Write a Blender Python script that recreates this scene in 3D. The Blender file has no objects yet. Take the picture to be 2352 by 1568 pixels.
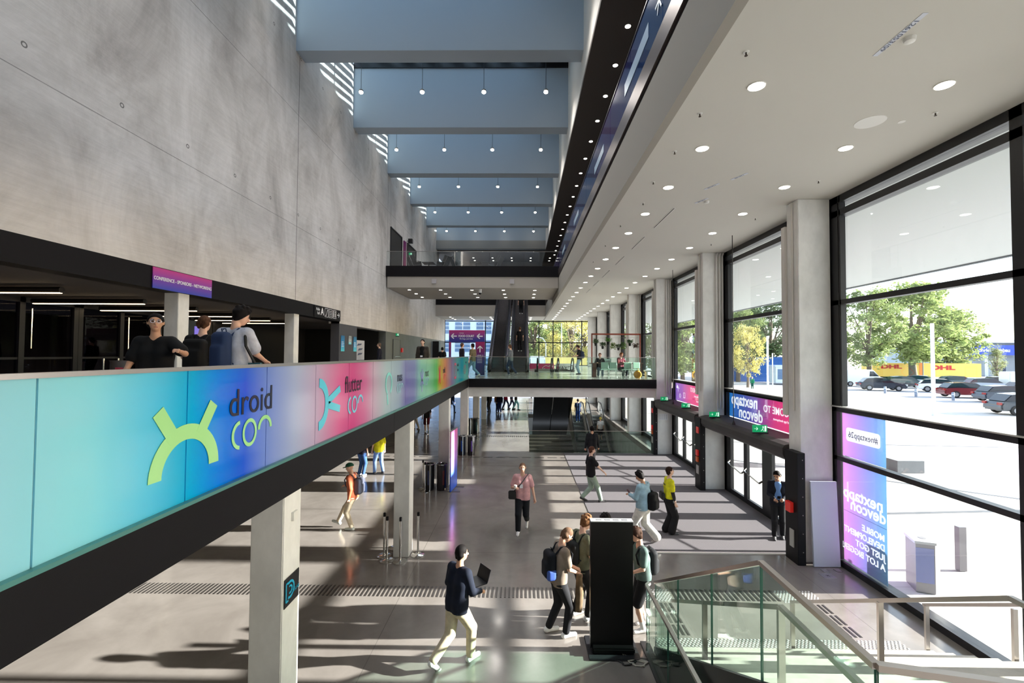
import bpy, math, random
import numpy as np
from mathutils import Vector, Matrix
SC = bpy.context.scene
COL = SC.collection
PI = math.pi
random.seed(7)
# ---------------------------------------------------------------- camera, sky, sun, exposure
cam = bpy.data.cameras.new('camera'); camo = bpy.data.objects.new('camera', cam); COL.objects.link(camo)
F, YAW, PITCH, ROLL = 1050.1, .013, .02786, .00584
fwd = Vector((-math.sin(YAW)*math.cos(PITCH), math.cos(YAW)*math.cos(PITCH), math.sin(PITCH)))
rgt0 = Vector((math.cos(YAW), math.sin(YAW), 0)); up0 = rgt0.cross(fwd)
rgt = rgt0*math.cos(ROLL)+up0*math.sin(ROLL); upv = -rgt0*math.sin(ROLL)+up0*math.cos(ROLL)
camo.matrix_world = Matrix(((rgt.x, upv.x, -fwd.x, 0), (rgt.y, upv.y, -fwd.y, 0), (rgt.z, upv.z, -fwd.z, 4.8), (0, 0, 0, 1)))
cam.sensor_width = 36; cam.lens = 36*F/2352; cam.shift_x = -10.65/2352; cam.shift_y = .31/2352
cam.clip_start = .05; cam.clip_end = 900
SC.camera = camo
SUN_EL = math.atan(.3175)
world = bpy.data.worlds.new('sky'); SC.world = world; world.use_nodes = True
wn = world.node_tree.nodes; wl = world.node_tree.links
sky = wn.new('ShaderNodeTexSky'); sky.sky_type = 'NISHITA'; sky.sun_disc = False
sky.sun_elevation = SUN_EL; sky.sun_rotation = PI/2; sky.air_density = 1.0; sky.dust_density = 1.5; sky.ozone_density = 1.5
bg = wn['Background']; bg.inputs['Strength'].default_value = .62
smx = wn.new('ShaderNodeMix'); smx.data_type = 'RGBA'; smx.inputs[0].default_value = .6; smx.inputs[7].default_value = (2.3, 2.55, 2.9, 1)   # thin bright haze over the blue
wl.new(sky.outputs[0], smx.inputs[6]); wl.new(smx.outputs[2], bg.inputs['Color'])
sun = bpy.data.lights.new('sun', 'SUN'); sun.energy = 19.5; sun.angle = math.radians(.7); sun.color = (1, .95, .88)
suno = bpy.data.objects.new('sun', sun); COL.objects.link(suno)
suno.rotation_euler = Vector((math.cos(SUN_EL), .004, math.sin(SUN_EL))).to_track_quat('Z', 'Y').to_euler()
SC.view_settings.view_transform = 'Standard'; SC.view_settings.look = 'None'
SC.view_settings.exposure = .67; SC.view_settings.gamma = 1.0; SC.view_settings.use_curve_mapping = False
SC.cycles.max_bounces = 12; SC.cycles.diffuse_bounces = 5; SC.cycles.glossy_bounces = 5; SC.cycles.transmission_bounces = 6
SC.cycles.transparent_max_bounces = 24; SC.cycles.use_denoising = True; SC.cycles.sample_clamp_indirect = 8
SC.cycles.caustics_reflective = False; SC.cycles.caustics_refractive = False
# daylight portals: help the sampling of the sky through the big windows, give no light of their own
def portal(loc, rot, sx, sy):
    l = bpy.data.lights.new('daylight_portal', 'AREA'); l.shape = 'RECTANGLE'; l.size = sx; l.size_y = sy; l.cycles.is_portal = True
    o = bpy.data.objects.new('daylight_portal', l); COL.objects.link(o); o.location = loc; o.rotation_euler = rot
portal((7.6, 20, 4.3), (0, PI/2, 0), 8.4, 66)
portal((-3.2, 17, 19.9), (0, 0, 0), 10.8, 56)
portal((-.6, 50.8, 6), (-PI/2, 0, 0), 15, 5.2)
# ---------------------------------------------------------------- materials
def s2l(v):
    v = v/255
    return v/12.92 if v <= .04045 else ((v+.055)/1.055)**2.4
def rgb(c): return (s2l(c[0]), s2l(c[1]), s2l(c[2]), 1)
MATS = {}
def mat(name, c=(128, 128, 128), rough=.6, metal=0., spec=.5, emit=None, es=1., coat=0., alpha=1.):
    if name in MATS: return MATS[name]
    m = bpy.data.materials.new(name); m.use_nodes = True; MATS[name] = m
    b = m.node_tree.nodes['Principled BSDF']
    b.inputs['Base Color'].default_value = rgb(c); b.inputs['Roughness'].default_value = rough
    b.inputs['Metallic'].default_value = metal; b.inputs['Specular IOR Level'].default_value = spec
    b.inputs['Coat Weight'].default_value = coat
    if emit: b.inputs['Emission Color'].default_value = rgb(emit); b.inputs['Emission Strength'].default_value = es
    return m
def N(m, t, **kw):
    n = m.node_tree.nodes.new(t)
    for k, v in kw.items():
        if k in ('operation', 'blend_type', 'data_type', 'noise_dimensions', 'wave_type', 'bands_direction', 'interpolation', 'wave_profile'): setattr(n, k, v)
        else: n.inputs[k].default_value = v
    return n
def LK(m, a, b): m.node_tree.links.new(a, b)
def ramp(m, fac, stops, interp='LINEAR'):
    r = m.node_tree.nodes.new('ShaderNodeValToRGB'); r.color_ramp.interpolation = interp
    e = r.color_ramp.elements
    while len(e) > 1: e.remove(e[0])
    e[0].position = stops[0][0]; e[0].color = rgb(stops[0][1])
    for p, c in stops[1:]:
        x = e.new(p); x.color = rgb(c)
    LK(m, fac, r.inputs[0]); return r
def pos(m, coord='Object'):
    t = m.node_tree.nodes.new('ShaderNodeTexCoord'); return t.outputs[coord]
def noisy(name, c1, c2, scale=3., detail=8., rough=.6, stretch=None, bump=0., c3=None, spec=.5, rvar=None, dist=0.):
    """mottled surface of two or three colours"""
    if name in MATS: return MATS[name]
    m = mat(name, c1, rough, spec=spec); b = m.node_tree.nodes['Principled BSDF']
    p = pos(m)
    if stretch:
        mp = m.node_tree.nodes.new('ShaderNodeMapping'); mp.inputs['Scale'].default_value = stretch; LK(m, p, mp.inputs[0]); p = mp.outputs[0]
    n = N(m, 'ShaderNodeTexNoise', Scale=scale, Detail=detail, Roughness=.62, Distortion=dist); LK(m, p, n.inputs['Vector'])
    st = [(.32, c1), (.68, c2)] if not c3 else [(.25, c1), (.5, c2), (.75, c3)]
    r = ramp(m, n.outputs[0], st); LK(m, r.outputs[0], b.inputs['Base Color'])
    if rvar:
        q = N(m, 'ShaderNodeMapRange'); q.inputs['From Min'].default_value = .3; q.inputs['From Max'].default_value = .7
        q.inputs['To Min'].default_value, q.inputs['To Max'].default_value = rvar; LK(m, n.outputs[0], q.inputs[0]); LK(m, q.outputs[0], b.inputs['Roughness'])
    if bump:
        bp = N(m, 'ShaderNodeBump', Strength=bump); LK(m, n.outputs[0], bp.inputs['Height']); LK(m, bp.outputs[0], b.inputs['Normal'])
    return m
def mathn(m, op, a, b=None, c=None):
    n = m.node_tree.nodes.new('ShaderNodeMath'); n.operation = op
    for i, v in enumerate((a, b, c)):
        if v is None: continue
        if isinstance(v, (int, float)): n.inputs[i].default_value = v
        else: LK(m, v, n.inputs[i])
    return n.outputs[0]
def concrete_wall():
    """board-cast concrete: cloudy stains, panel joints, tie holes"""
    m = mat('cast_concrete_wall', (150, 147, 144), .75, spec=.3); b = m.node_tree.nodes['Principled BSDF']
    p = pos(m); sx = N(m, 'ShaderNodeSeparateXYZ'); LK(m, p, sx.inputs[0]); Y, Z = sx.outputs[1], sx.outputs[2]
    mp = m.node_tree.nodes.new('ShaderNodeMapping'); mp.inputs['Scale'].default_value = (1, .55, .32); LK(m, p, mp.inputs[0])
    n1 = N(m, 'ShaderNodeTexNoise', Scale=.9, Detail=9., Roughness=.68, Distortion=.5); LK(m, mp.outputs[0], n1.inputs['Vector'])
    r1 = ramp(m, n1.outputs[0], [(.3, (170, 165, 161)), (.46, (200, 196, 192)), (.6, (218, 214, 211)), (.78, (232, 229, 226))])
    mp2 = m.node_tree.nodes.new('ShaderNodeMapping'); mp2.inputs['Scale'].default_value = (1, .25, 3); LK(m, p, mp2.inputs[0])
    n2 = N(m, 'ShaderNodeTexNoise', Scale=3.5, Detail=6., Roughness=.7); LK(m, mp2.outputs[0], n2.inputs['Vector'])
    mx = N(m, 'ShaderNodeMix', data_type='RGBA', blend_type='MULTIPLY'); mx.inputs[0].default_value = .2
    r2 = ramp(m, n2.outputs[0], [(.35, (196, 196, 196)), (.6, (255, 255, 255))])
    LK(m, r1.outputs[0], mx.inputs[6]); LK(m, r2.outputs[0], mx.inputs[7])
    # joints: vertical every 11.56 m, lift joints every 4.25 m
    fy = mathn(m, 'PINGPONG', mathn(m, 'SUBTRACT', Y, 17.1), 5.78)   # 0 at the joint
    fz = mathn(m, 'PINGPONG', mathn(m, 'SUBTRACT', Z, 9.6), 2.13)
    jy = mathn(m, 'LESS_THAN', fy, .018)
    wob = mathn(m, 'MULTIPLY', n2.outputs[0], .03)
    jz = mathn(m, 'LESS_THAN', fz, mathn(m, 'SUBTRACT', wob, .006))
    dy = mathn(m, 'PINGPONG', mathn(m, 'SUBTRACT', Y, 9.52), .96)
    dz = mathn(m, 'PINGPONG', mathn(m, 'SUBTRACT', Z, 10.07), 3.015)
    rr = mathn(m, 'SQRT', mathn(m, 'ADD', mathn(m, 'MULTIPLY', dy, dy), mathn(m, 'MULTIPLY', dz, dz)))
    hole = mathn(m, 'MULTIPLY', mathn(m, 'LESS_THAN', rr, .055), mathn(m, 'GREATER_THAN', rr, .03))
    msk = mathn(m, 'MAXIMUM', mathn(m, 'MAXIMUM', jy, mathn(m, 'MULTIPLY', jz, .75)), hole)
    m3 = N(m, 'ShaderNodeMix', data_type='RGBA'); LK(m, mathn(m, 'MULTIPLY', msk, .75), m3.inputs[0]); LK(m, mx.outputs[2], m3.inputs[6]); m3.inputs[7].default_value = rgb((62, 60, 58))
    LK(m, m3.outputs[2], b.inputs['Base Color'])
    bp = N(m, 'ShaderNodeBump', Strength=.15, Distance=.05); LK(m, n2.outputs[0], bp.inputs['Height']); LK(m, bp.outputs[0], b.inputs['Normal'])
    return m
def glassmat(name, tint=(250, 253, 252), refl=(255, 255, 255), rough=.0, ior=1.5):
    """thin pane: a transparent sheet with a Fresnel reflection"""
    if name in MATS: return MATS[name]
    m = bpy.data.materials.new(name); m.use_nodes = True; MATS[name] = m; nt = m.node_tree
    nt.nodes.remove(nt.nodes['Principled BSDF']); out = nt.nodes['Material Output']
    t = nt.nodes.new('ShaderNodeBsdfTransparent'); t.inputs[0].default_value = rgb(tint)
    g = nt.nodes.new('ShaderNodeBsdfGlossy'); g.inputs['Roughness'].default_value = rough; g.inputs['Color'].default_value = rgb(refl)
    f = nt.nodes.new('ShaderNodeFresnel')
    ge = nt.nodes.new('ShaderNodeNewGeometry'); mr = nt.nodes.new('ShaderNodeMapRange'); mr.inputs['To Min'].default_value = ior; mr.inputs['To Max'].default_value = 1/ior; LK(m, ge.outputs['Backfacing'], mr.inputs[0]); LK(m, mr.outputs[0], f.inputs[0])   # same reflection on both faces
    mx = nt.nodes.new('ShaderNodeMixShader'); LK(m, f.outputs[0], mx.inputs[0]); LK(m, t.outputs[0], mx.inputs[1]); LK(m, g.outputs[0], mx.inputs[2])
    LK(m, mx.outputs[0], out.inputs[0]); return m
def gradient(name, axis, a, b_, stops, rough=.35, coat=0., trans=0., var=0.):
    """printed colour gradient along an axis of the object, from a to b_"""
    if name in MATS: return MATS[name]
    m = mat(name, (200, 200, 200), rough, coat=coat); b = m.node_tree.nodes['Principled BSDF']
    sx = N(m, 'ShaderNodeSeparateXYZ'); LK(m, pos(m), sx.inputs[0])
    q = N(m, 'ShaderNodeMapRange'); q.inputs['From Min'].default_value = a; q.inputs['From Max'].default_value = b_; LK(m, sx.outputs[axis], q.inputs[0])
    r = ramp(m, q.outputs[0], stops); LK(m, r.outputs[0], b.inputs['Base Color'])
    if trans:   # translucent film: daylight from behind shines through
        out = m.node_tree.nodes['Material Output']; tl = m.node_tree.nodes.new('ShaderNodeBsdfTranslucent'); LK(m, r.outputs[0], tl.inputs[0])
        tp = m.node_tree.nodes.new('ShaderNodeBsdfTransparent'); LK(m, r.outputs[0], tp.inputs[0])
        m1 = m.node_tree.nodes.new('ShaderNodeMixShader'); m1.inputs[0].default_value = var; LK(m, tl.outputs[0], m1.inputs[1]); LK(m, tp.outputs[0], m1.inputs[2])
        mx = m.node_tree.nodes.new('ShaderNodeMixShader'); mx.inputs[0].default_value = trans; LK(m, b.outputs[0], mx.inputs[1]); LK(m, m1.outputs[0], mx.inputs[2]); LK(m, mx.outputs[0], out.inputs[0])
    return m
# ---------------------------------------------------------------- mesh helpers
class MB:
    def __init__(s): s.v = []; s.f = []
    def add(s, vs, fs):
        n = len(s.v); s.v += [tuple(v) for v in vs]; s.f += [tuple(i+n for i in f) for f in fs]; return s
    def box(s, x0, x1, y0, y1, z0, z1):
        vs = [(x0, y0, z0), (x1, y0, z0), (x1, y1, z0), (x0, y1, z0), (x0, y0, z1), (x1, y0, z1), (x1, y1, z1), (x0, y1, z1)]
        return s.add(vs, [(0, 3, 2, 1), (4, 5, 6, 7), (0, 1, 5, 4), (1, 2, 6, 5), (2, 3, 7, 6), (3, 0, 4, 7)])
    def bar(s, p, q, w, h=None, up=(0, 0, 1)):
        """rectangular bar from p to q; w sideways, h along up"""
        h = h or w; p, q = Vector(p), Vector(q); d = (q-p).normalized(); u = Vector(up)
        if abs(d.dot(u)) > .98: u = Vector((0, 1, 0))
        a = d.cross(u).normalized()*w/2; b = a.cross(d).normalized()*h/2
        vs = [p-a-b, p+a-b, p+a+b, p-a+b, q-a-b, q+a-b, q+a+b, q-a+b]
        return s.add(vs, [(0, 1, 2, 3), (7, 6, 5, 4), (0, 4, 5, 1), (1, 5, 6, 2), (2, 6, 7, 3), (3, 7, 4, 0)])
    def tube(s, pts, r, n=8, caps=True):
        pts = [Vector(p) for p in pts]; rs = r if isinstance(r, (list, tuple)) else [r]*len(pts)
        rings = []; base = None
        for i, p in enumerate(pts):
            d = (pts[min(i+1, len(pts)-1)]-pts[max(i-1, 0)]).normalized()
            if base is None: base = d.orthogonal().normalized()
            base = (base-d*base.dot(d)); base = base.normalized() if base.length > 1e-6 else d.orthogonal().normalized()
            c = d.cross(base)
            rings.append([p+(base*math.cos(2*PI*k/n)+c*math.sin(2*PI*k/n))*rs[i] for k in range(n)])
        vs = [v for R_ in rings for v in R_]; fs = []
        for i in range(len(pts)-1):
            for k in range(n): a, b = i*n+k, i*n+(k+1) % n; fs.append((a, b, b+n, a+n))
        if caps: fs.append(tuple(range(n-1, -1, -1))); fs.append(tuple((len(pts)-1)*n+k for k in range(n)))
        return s.add(vs, fs)
    def lathe(s, prof, n=24, c=(0, 0, 0)):
        vs = []; fs = []
        for r, z in prof: vs += [(c[0]+r*math.cos(2*PI*k/n), c[1]+r*math.sin(2*PI*k/n), c[2]+z) for k in range(n)]
        for i in range(len(prof)-1):
            for k in range(n): a, b = i*n+k, i*n+(k+1) % n; fs.append((a, b, b+n, a+n))
        fs.append(tuple(range(n-1, -1, -1))); fs.append(tuple((len(prof)-1)*n+k for k in range(n)))
        return s.add(vs, fs)
    def prism(s, poly, t0, t1, axis='x'):
        """extrude a polygon: axis x takes (y,z) points, y takes (x,z), z takes (x,y)"""
        def P(a, b, t): return (t, a, b) if axis == 'x' else (a, t, b) if axis == 'y' else (a, b, t)
        n = len(poly); vs = [P(a, b, t0) for a, b in poly]+[P(a, b, t1) for a, b in poly]
        fs = [tuple(range(n)), tuple(range(2*n-1, n-1, -1))]+[(k, n+k, n+(k+1) % n, (k+1) % n) for k in range(n)]
        return s.add(vs, fs)
    def sphere(s, c, r, n=12, m=8, sc=(1, 1, 1)):
        vs = [(c[0], c[1], c[2]-r*sc[2])]; fs = []
        for i in range(1, m):
            a = PI*i/m-PI/2
            vs += [(c[0]+r*sc[0]*math.cos(a)*math.cos(2*PI*k/n), c[1]+r*sc[1]*math.cos(a)*math.sin(2*PI*k/n), c[2]+r*sc[2]*math.sin(a)) for k in range(n)]
        vs.append((c[0], c[1], c[2]+r*sc[2])); L = len(vs)-1
        for k in range(n): fs.append((0, 1+(k+1) % n, 1+k)); fs.append((L, L-n+k, L-n+(k+1) % n))
        for i in range(m-2):
            for k in range(n): a, b = 1+i*n+k, 1+i*n+(k+1) % n; fs.append((a, b, b+n, a+n))
        return s.add(vs, fs)
    def build(s, name, m, parent=None, smooth=False, loc=None, bevel=0):
        me = bpy.data.meshes.new(name); me.from_pydata(s.v, [], s.f); me.validate()
        import bmesh
        bm = bmesh.new(); bm.from_mesh(me); bmesh.ops.recalc_face_normals(bm, faces=bm.faces)
        if bevel: bmesh.ops.bevel(bm, geom=[e for e in bm.edges if e.is_manifold and e.calc_face_angle(0) > .6], offset=bevel, segments=2, affect='EDGES', clamp_overlap=True)
        bm.to_mesh(me); bm.free()
        if m: me.materials.append(m)
        if smooth:
            me.polygons.foreach_set('use_smooth', [True]*len(me.polygons))
            me.set_sharp_from_angle(angle=math.radians(40))
        o = bpy.data.objects.new(name, me); COL.objects.link(o)
        if parent: o.parent = parent
        if loc: o.location = loc
        return o
def tag(o, label=None, cat=None, group=None, kind=None):
    if label: o['label'] = label
    if cat: o['category'] = cat
    if group: o['group'] = group
    if kind: o['kind'] = kind
    return o
def empty(name, loc=(0, 0, 0), rz=0., label=None, cat=None, group=None, kind=None):
    o = bpy.data.objects.new(name, None); COL.objects.link(o); o.location = loc; o.rotation_euler = (0, 0, rz); o.empty_display_size = .1
    return tag(o, label, cat, group, kind)
CH = {}
def kids(o):
    return [c for c in bpy.data.objects if c.parent == o]
def dup(root, loc, rz=None, label=None, group=None, scale=None, cache={}):
    if root.name not in cache: cache[root.name] = [(c, kids(c)) for c in kids(root)]
    r = root.copy(); COL.objects.link(r); r.location = loc
    if rz is not None: r.rotation_euler = (0, 0, rz)
    if scale: r.scale = scale if isinstance(scale, (tuple, list)) else (scale,)*3
    if label: r['label'] = label
    if group: r['group'] = group
    for c, gs in cache[root.name]:
        d = c.copy(); COL.objects.link(d); d.parent = r
        for g in gs:
            e = g.copy(); COL.objects.link(e); e.parent = d
    return r
def text(name, s, loc, rot, size, m, parent=None, align='CENTER', extrude=.004, valign='CENTER', sx=1., off=0., sp=1.):
    cu = bpy.data.curves.new(name, 'FONT'); cu.body = s; cu.size = size; cu.align_x = align; cu.align_y = valign; cu.extrude = extrude; cu.offset = off; cu.space_character = sp
    t = bpy.data.objects.new(name, cu); COL.objects.link(t); dg = bpy.context.evaluated_depsgraph_get(); me = bpy.data.meshes.new_from_object(t.evaluated_get(dg)); bpy.data.objects.remove(t); bpy.data.curves.remove(cu)
    me.name = name; me.materials.clear(); me.materials.append(m); o = bpy.data.objects.new(name, me); COL.objects.link(o)
    o.location = loc; o.rotation_euler = rot; o.scale = (sx, 1, 1)
    if parent: o.parent = parent
    return o
def struct(name, mb, m, parent=None, **kw):
    o = mb.build(name, m, parent, **kw); 
    if not parent: o['kind'] = 'structure'
    return o
# ---------------------------------------------------------------- organic surfaces: distance field + surface nets
class Field:
    def __init__(s, lo, hi, res):
        s.lo = np.array(lo, float); s.res = res; s.n = np.maximum(np.ceil((np.array(hi)-s.lo)/res).astype(int)+1, 4)
        s.g = np.full(s.n, 1.0, np.float32)
    def sub(s, a, b):
        i0 = np.clip(np.floor((a-s.lo)/s.res).astype(int), 0, s.n-1); i1 = np.clip(np.ceil((b-s.lo)/s.res).astype(int)+1, 1, s.n)
        sl = tuple(slice(i0[k], i1[k]) for k in range(3))
        ax = [(s.lo[k]+s.res*np.arange(i0[k], i1[k])).astype(np.float32) for k in range(3)]
        return sl, ax[0][:, None, None], ax[1][None, :, None], ax[2][None, None, :]
    def put(s, sl, d, k):
        g = s.g[sl]
        if k > 0:
            h = np.clip(.5+.5*(g-d)/k, 0, 1); s.g[sl] = g*(1-h)+d*h-k*h*(1-h)
        else: s.g[sl] = np.minimum(g, d)
    def cone(s, a, b, r1, r2=None, k=.02):
        r2 = r1 if r2 is None else r2; a = np.array(a, float); b = np.array(b, float); m = max(r1, r2)+k+2*s.res
        sl, x, y, z = s.sub(np.minimum(a, b)-m, np.maximum(a, b)+m); ba = b-a; L = max(ba@ba, 1e-9)
        h = np.clip(((x-a[0])*ba[0]+(y-a[1])*ba[1]+(z-a[2])*ba[2])/L, 0, 1)
        d = np.sqrt((x-a[0]-h*ba[0])**2+(y-a[1]-h*ba[1])**2+(z-a[2]-h*ba[2])**2)-(r1+(r2-r1)*h)
        s.put(sl, d, k); return s
    def ell(s, c, r, k=.01):
        c = np.array(c, float); r = np.array(r, float); sl, x, y, z = s.sub(c-r-k-2*s.res, c+r+k+2*s.res)
        q = np.sqrt(((x-c[0])/r[0])**2+((y-c[1])/r[1])**2+((z-c[2])/r[2])**2)
        s.put(sl, (q-1)*r.min(), k); return s
    def rbox(s, c, h, rr, k=.01, top=None):
        c = np.array(c, float); h = np.array(h, float); sl, x, y, z = s.sub(c-h-k-2*s.res, c+h+k+2*s.res)
        e = h-rr; qx, qy, qz = abs(x-c[0])-e[0], abs(y-c[1])-e[1], abs(z-c[2])-e[2]
        d = np.sqrt(np.maximum(qx, 0)**2+np.maximum(qy, 0)**2+np.maximum(qz, 0)**2)+np.minimum(np.maximum(qx, np.maximum(qy, qz)), 0)-rr
        s.put(sl, d, k); return s
    def cut(s, p, n):
        """keep the side the normal points away from"""
        n = np.array(n, float); n /= np.linalg.norm(n); x, y, z = [(s.lo[k]+s.res*np.arange(s.n[k])).astype(np.float32) for k in range(3)]
        d = (x[:, None, None]-p[0])*n[0]+(y[None, :, None]-p[1])*n[1]+(z[None, None, :]-p[2])*n[2]
        s.g = np.maximum(s.g, d); return s
    def mesh(s):
        g = s.g; g[0] = g[-1] = 1; g[:, 0] = g[:, -1] = 1; g[:, :, 0] = g[:, :, -1] = 1; ins = g < 0
        nx, ny, nz = g.shape; acc = {}; quads = []; allp = []; allc = []
        for ax in range(3):
            a = [slice(None)]*3; b = [slice(None)]*3; a[ax] = slice(0, -1); b[ax] = slice(1, None)
            A, B = ins[tuple(a)], ins[tuple(b)]; idx = np.argwhere(A != B)
            if not len(idx): continue
            nb = idx.copy(); nb[:, ax] += 1
            v0 = g[idx[:, 0], idx[:, 1], idx[:, 2]]; v1 = g[nb[:, 0], nb[:, 1], nb[:, 2]]
            p = idx.astype(float); p[:, ax] += v0/(v0-v1)
            o1, o2 = [(1, 2), (2, 0), (0, 1)][ax]; cells = []
            for d1, d2 in ((0, 0), (-1, 0), (-1, -1), (0, -1)):
                c = idx.copy(); c[:, o1] += d1; c[:, o2] += d2
                cid = (c[:, 0]*ny+c[:, 1])*nz+c[:, 2]; cells.append(cid); allp.append(p); allc.append(cid)
            q = np.stack(cells, 1); fl = v0 > 0; q[fl] = q[fl][:, ::-1]; quads.append(q)
        if not allp: return [], []
        P = np.concatenate(allp); Cc = np.concatenate(allc); u, inv = np.unique(Cc, return_inverse=True)
        S = np.zeros((len(u), 3)); np.add.at(S, inv, P); cnt = np.bincount(inv); S /= cnt[:, None]
        Q = np.searchsorted(u, np.concatenate(quads)); return s.lo+S*s.res, Q
    def build(s, name, m, parent=None):
        v, q = s.mesh(); me = bpy.data.meshes.new(name); me.vertices.add(len(v)); me.vertices.foreach_set('co', np.asarray(v, np.float32).ravel())
        me.loops.add(len(q)*4); me.polygons.add(len(q)); me.loops.foreach_set('vertex_index', np.asarray(q, np.int32).ravel())
        me.polygons.foreach_set('loop_start', np.arange(0, len(q)*4, 4, dtype=np.int32)); me.polygons.foreach_set('loop_total', np.full(len(q), 4, np.int32))
        me.update(); me.polygons.foreach_set('use_smooth', [True]*len(q)); me.materials.append(m)
        o = bpy.data.objects.new(name, me); COL.objects.link(o)
        if parent: o.parent = parent
        return o
V3 = lambda *a: np.array(a, float)
def ik(a, t, l1, l2, pole):
    d = t-a; L = min(np.linalg.norm(d), (l1+l2)*.995); u = d/np.linalg.norm(d); t = a+u*L
    x = (l1*l1-l2*l2+L*L)/(2*L); h = math.sqrt(max(l1*l1-x*x, 0)); w = pole-u*(pole@u); w /= np.linalg.norm(w)+1e-9
    return a+u*x+w*h, t
SKIN = [(226, 178, 152), (205, 155, 125), (232, 190, 168), (160, 112, 84)]
def person(loc, face, label, H=1.78, top=(40, 40, 45), sleeve='short', legs=(40, 42, 50), shorts=False, shoes=(235, 235, 235), hair=(50, 36, 28), hairstyle='short',
           feet=((-.1, .02, 0, 0), (.1, .02, 0, 0)), hands=((-.27, .06, .78), (.27, .06, .78)), head=(0, 0), lean=(0, 0), sit=None, skin=0, res=.014, hem=.86, cap=None,
           group=None, extra=None, top2=None, loose=0., wide=0., glasses=False, sock=None, name='person'):
    """feet: (x, y, z, toe pitch); hands: wrist targets; head: (turn left, nod) degrees; lean: (side, forward) metres at the neck"""
    s = H/1.78; root = empty(name, loc, math.radians(face), label, 'person', group)
    pz = sit if sit else .93
    fr = [V3(*f[:3]) for f in feet]
    if not sit:
        sp = max(abs(fr[0][1]-fr[1][1]), abs(fr[0][0]-fr[1][0])); pz = .93-.09*sp**2
    pel = V3(0, 0, pz); nk = V3(lean[0], lean[1], pz+.57-.3*(lean[0]**2+lean[1]**2)); ch = pel+(nk-pel)*.62
    hips = [V3(-.085, 0, pz-.02), V3(.085, 0, pz-.02)]; sh = [nk+V3(-.175, 0, -.06), nk+V3(.175, 0, -.06)]
    hy, hp = math.radians(head[0]), math.radians(head[1])
    Rh = np.array(Matrix.Rotation(hy, 3, 'Z') @ Matrix.Rotation(-hp, 3, 'X'))
    hc = nk+V3(0, .015, .07)+Rh@V3(0, .015, .125)
    hd = lambda x, y, z: hc+Rh@V3(x, y, z)
    skm = mat('skin_%d' % skin, SKIN[skin], .55); lo = V3(-.75, -.75, -.03); hi = V3(.75, .75, H/s+.1)
    J = []
    for i in (0, 1):
        an = fr[i]+V3(0, -.03, .085+.1*math.sin(math.radians(feet[i][3]))); kn, an = ik(hips[i], an, .44, .42, V3(0, 1, 0) if not sit else V3(0, .6, .8))
        el, wr = ik(sh[i], V3(*hands[i]), .29, .26, V3((-1, 1)[i]*.5, -.7, -.6)); J.append((kn, an, el, wr))
    pts = np.array([p for j in J for p in j]+[hc, pel]); lo = np.minimum(pts.min(0)-.24, V3(-.3, -.22, -.02)); lo[2] = -.03; hi = np.maximum(pts.max(0)+.24, V3(.3, .22, 0)); 
    far = res > .024
    f = Field(lo, hi, res)
    # torso
    for i in (-1, 1):
        f.cone(pel+V3(i*.07, 0, 0), ch+V3(i*.075, 0, 0), .095, .1, .04); f.cone(ch+V3(i*.075, 0, 0), nk+V3(i*.08, -.005, -.1), .1, .085, .04)
    f.cone(nk+V3(0, 0, -.07), nk+V3(0, .012, .09), .062, .052, .03)
    for i in (0, 1):
        kn, an, el, wr = J[i]; sg = (-1, 1)[i]
        f.cone(hips[i], kn, .082, .05, .03); f.cone(kn, kn+(an-kn)*.35, .052, .056, .02); f.cone(kn+(an-kn)*.35, an, .055, .034, .02)
        pt = math.radians(feet[i][3]); ft = an+V3(0, .15*math.cos(pt), -.05-.13*math.sin(pt)); f.cone(an+V3(0, -.02, -.04), ft, .034, .024, .02)
        f.cone(nk+V3(sg*.06, 0, -.05), sh[i], .06, .055, .04); f.cone(sh[i], el, .05, .038, .02); f.cone(el, wr, .037, .024, .015)
        d = (wr-el)/np.linalg.norm(wr-el); sd = np.cross(d, V3(0, 0, 1)); sd /= np.linalg.norm(sd)+1e-6; up = np.cross(sd, d)
        cu = V3(0, 0, -1) if abs(d[2]) < .8 else V3(-sg*.6, .5, 0); cu = cu-d*(cu@d); cu /= np.linalg.norm(cu)+1e-6; sd = np.cross(d, cu)
        kn_c = wr+d*.085; f.cone(wr, kn_c+sd*.022, .022, .019, .012); f.cone(wr, kn_c-sd*.022, .022, .019, .012)
        rf = .0085 if res < .012 else .0105
        for j, ln in enumerate((.062, .074, .07, .054)):     # fingers, curled
            b0 = kn_c+sd*(.033-.022*j); m1 = b0+(d*.8+cu*.45)*ln*.55; e1 = m1+(d*.35+cu*.8)*ln*.5
            if far: f.cone(b0, e1, .013, .01, .004)
            else: f.cone(b0, m1, rf*1.1, rf, .004); f.cone(m1, e1, rf, rf*.85, .003)
        tb = wr+d*.03+sd*sg*-.02; tm = tb+(d*.6+sd*-sg*.5+cu*.35)*.045; f.cone(tb, tm, rf*1.5, rf*1.2, .006); f.cone(tm, tm+(d*.8+cu*.4)*.032, rf*1.2, rf, .003)
    # head
    f.ell(hd(0, -.012, .02), (.078, .096, .09), .01); f.ell(hd(0, .018, -.035), (.06, .075, .075), .02); f.cone(hd(0, .05, -.08), hd(0, .04, -.085), .03, .03, .02)
    f.cone(hd(0, .082, .012), hd(0, .106, -.028), .01, .015, .008)
    for i in (-1, 1): f.ell(hd(i*.08, -.005, -.005), (.014, .022, .032), .004)
    f.build('body', skm, root)
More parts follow.
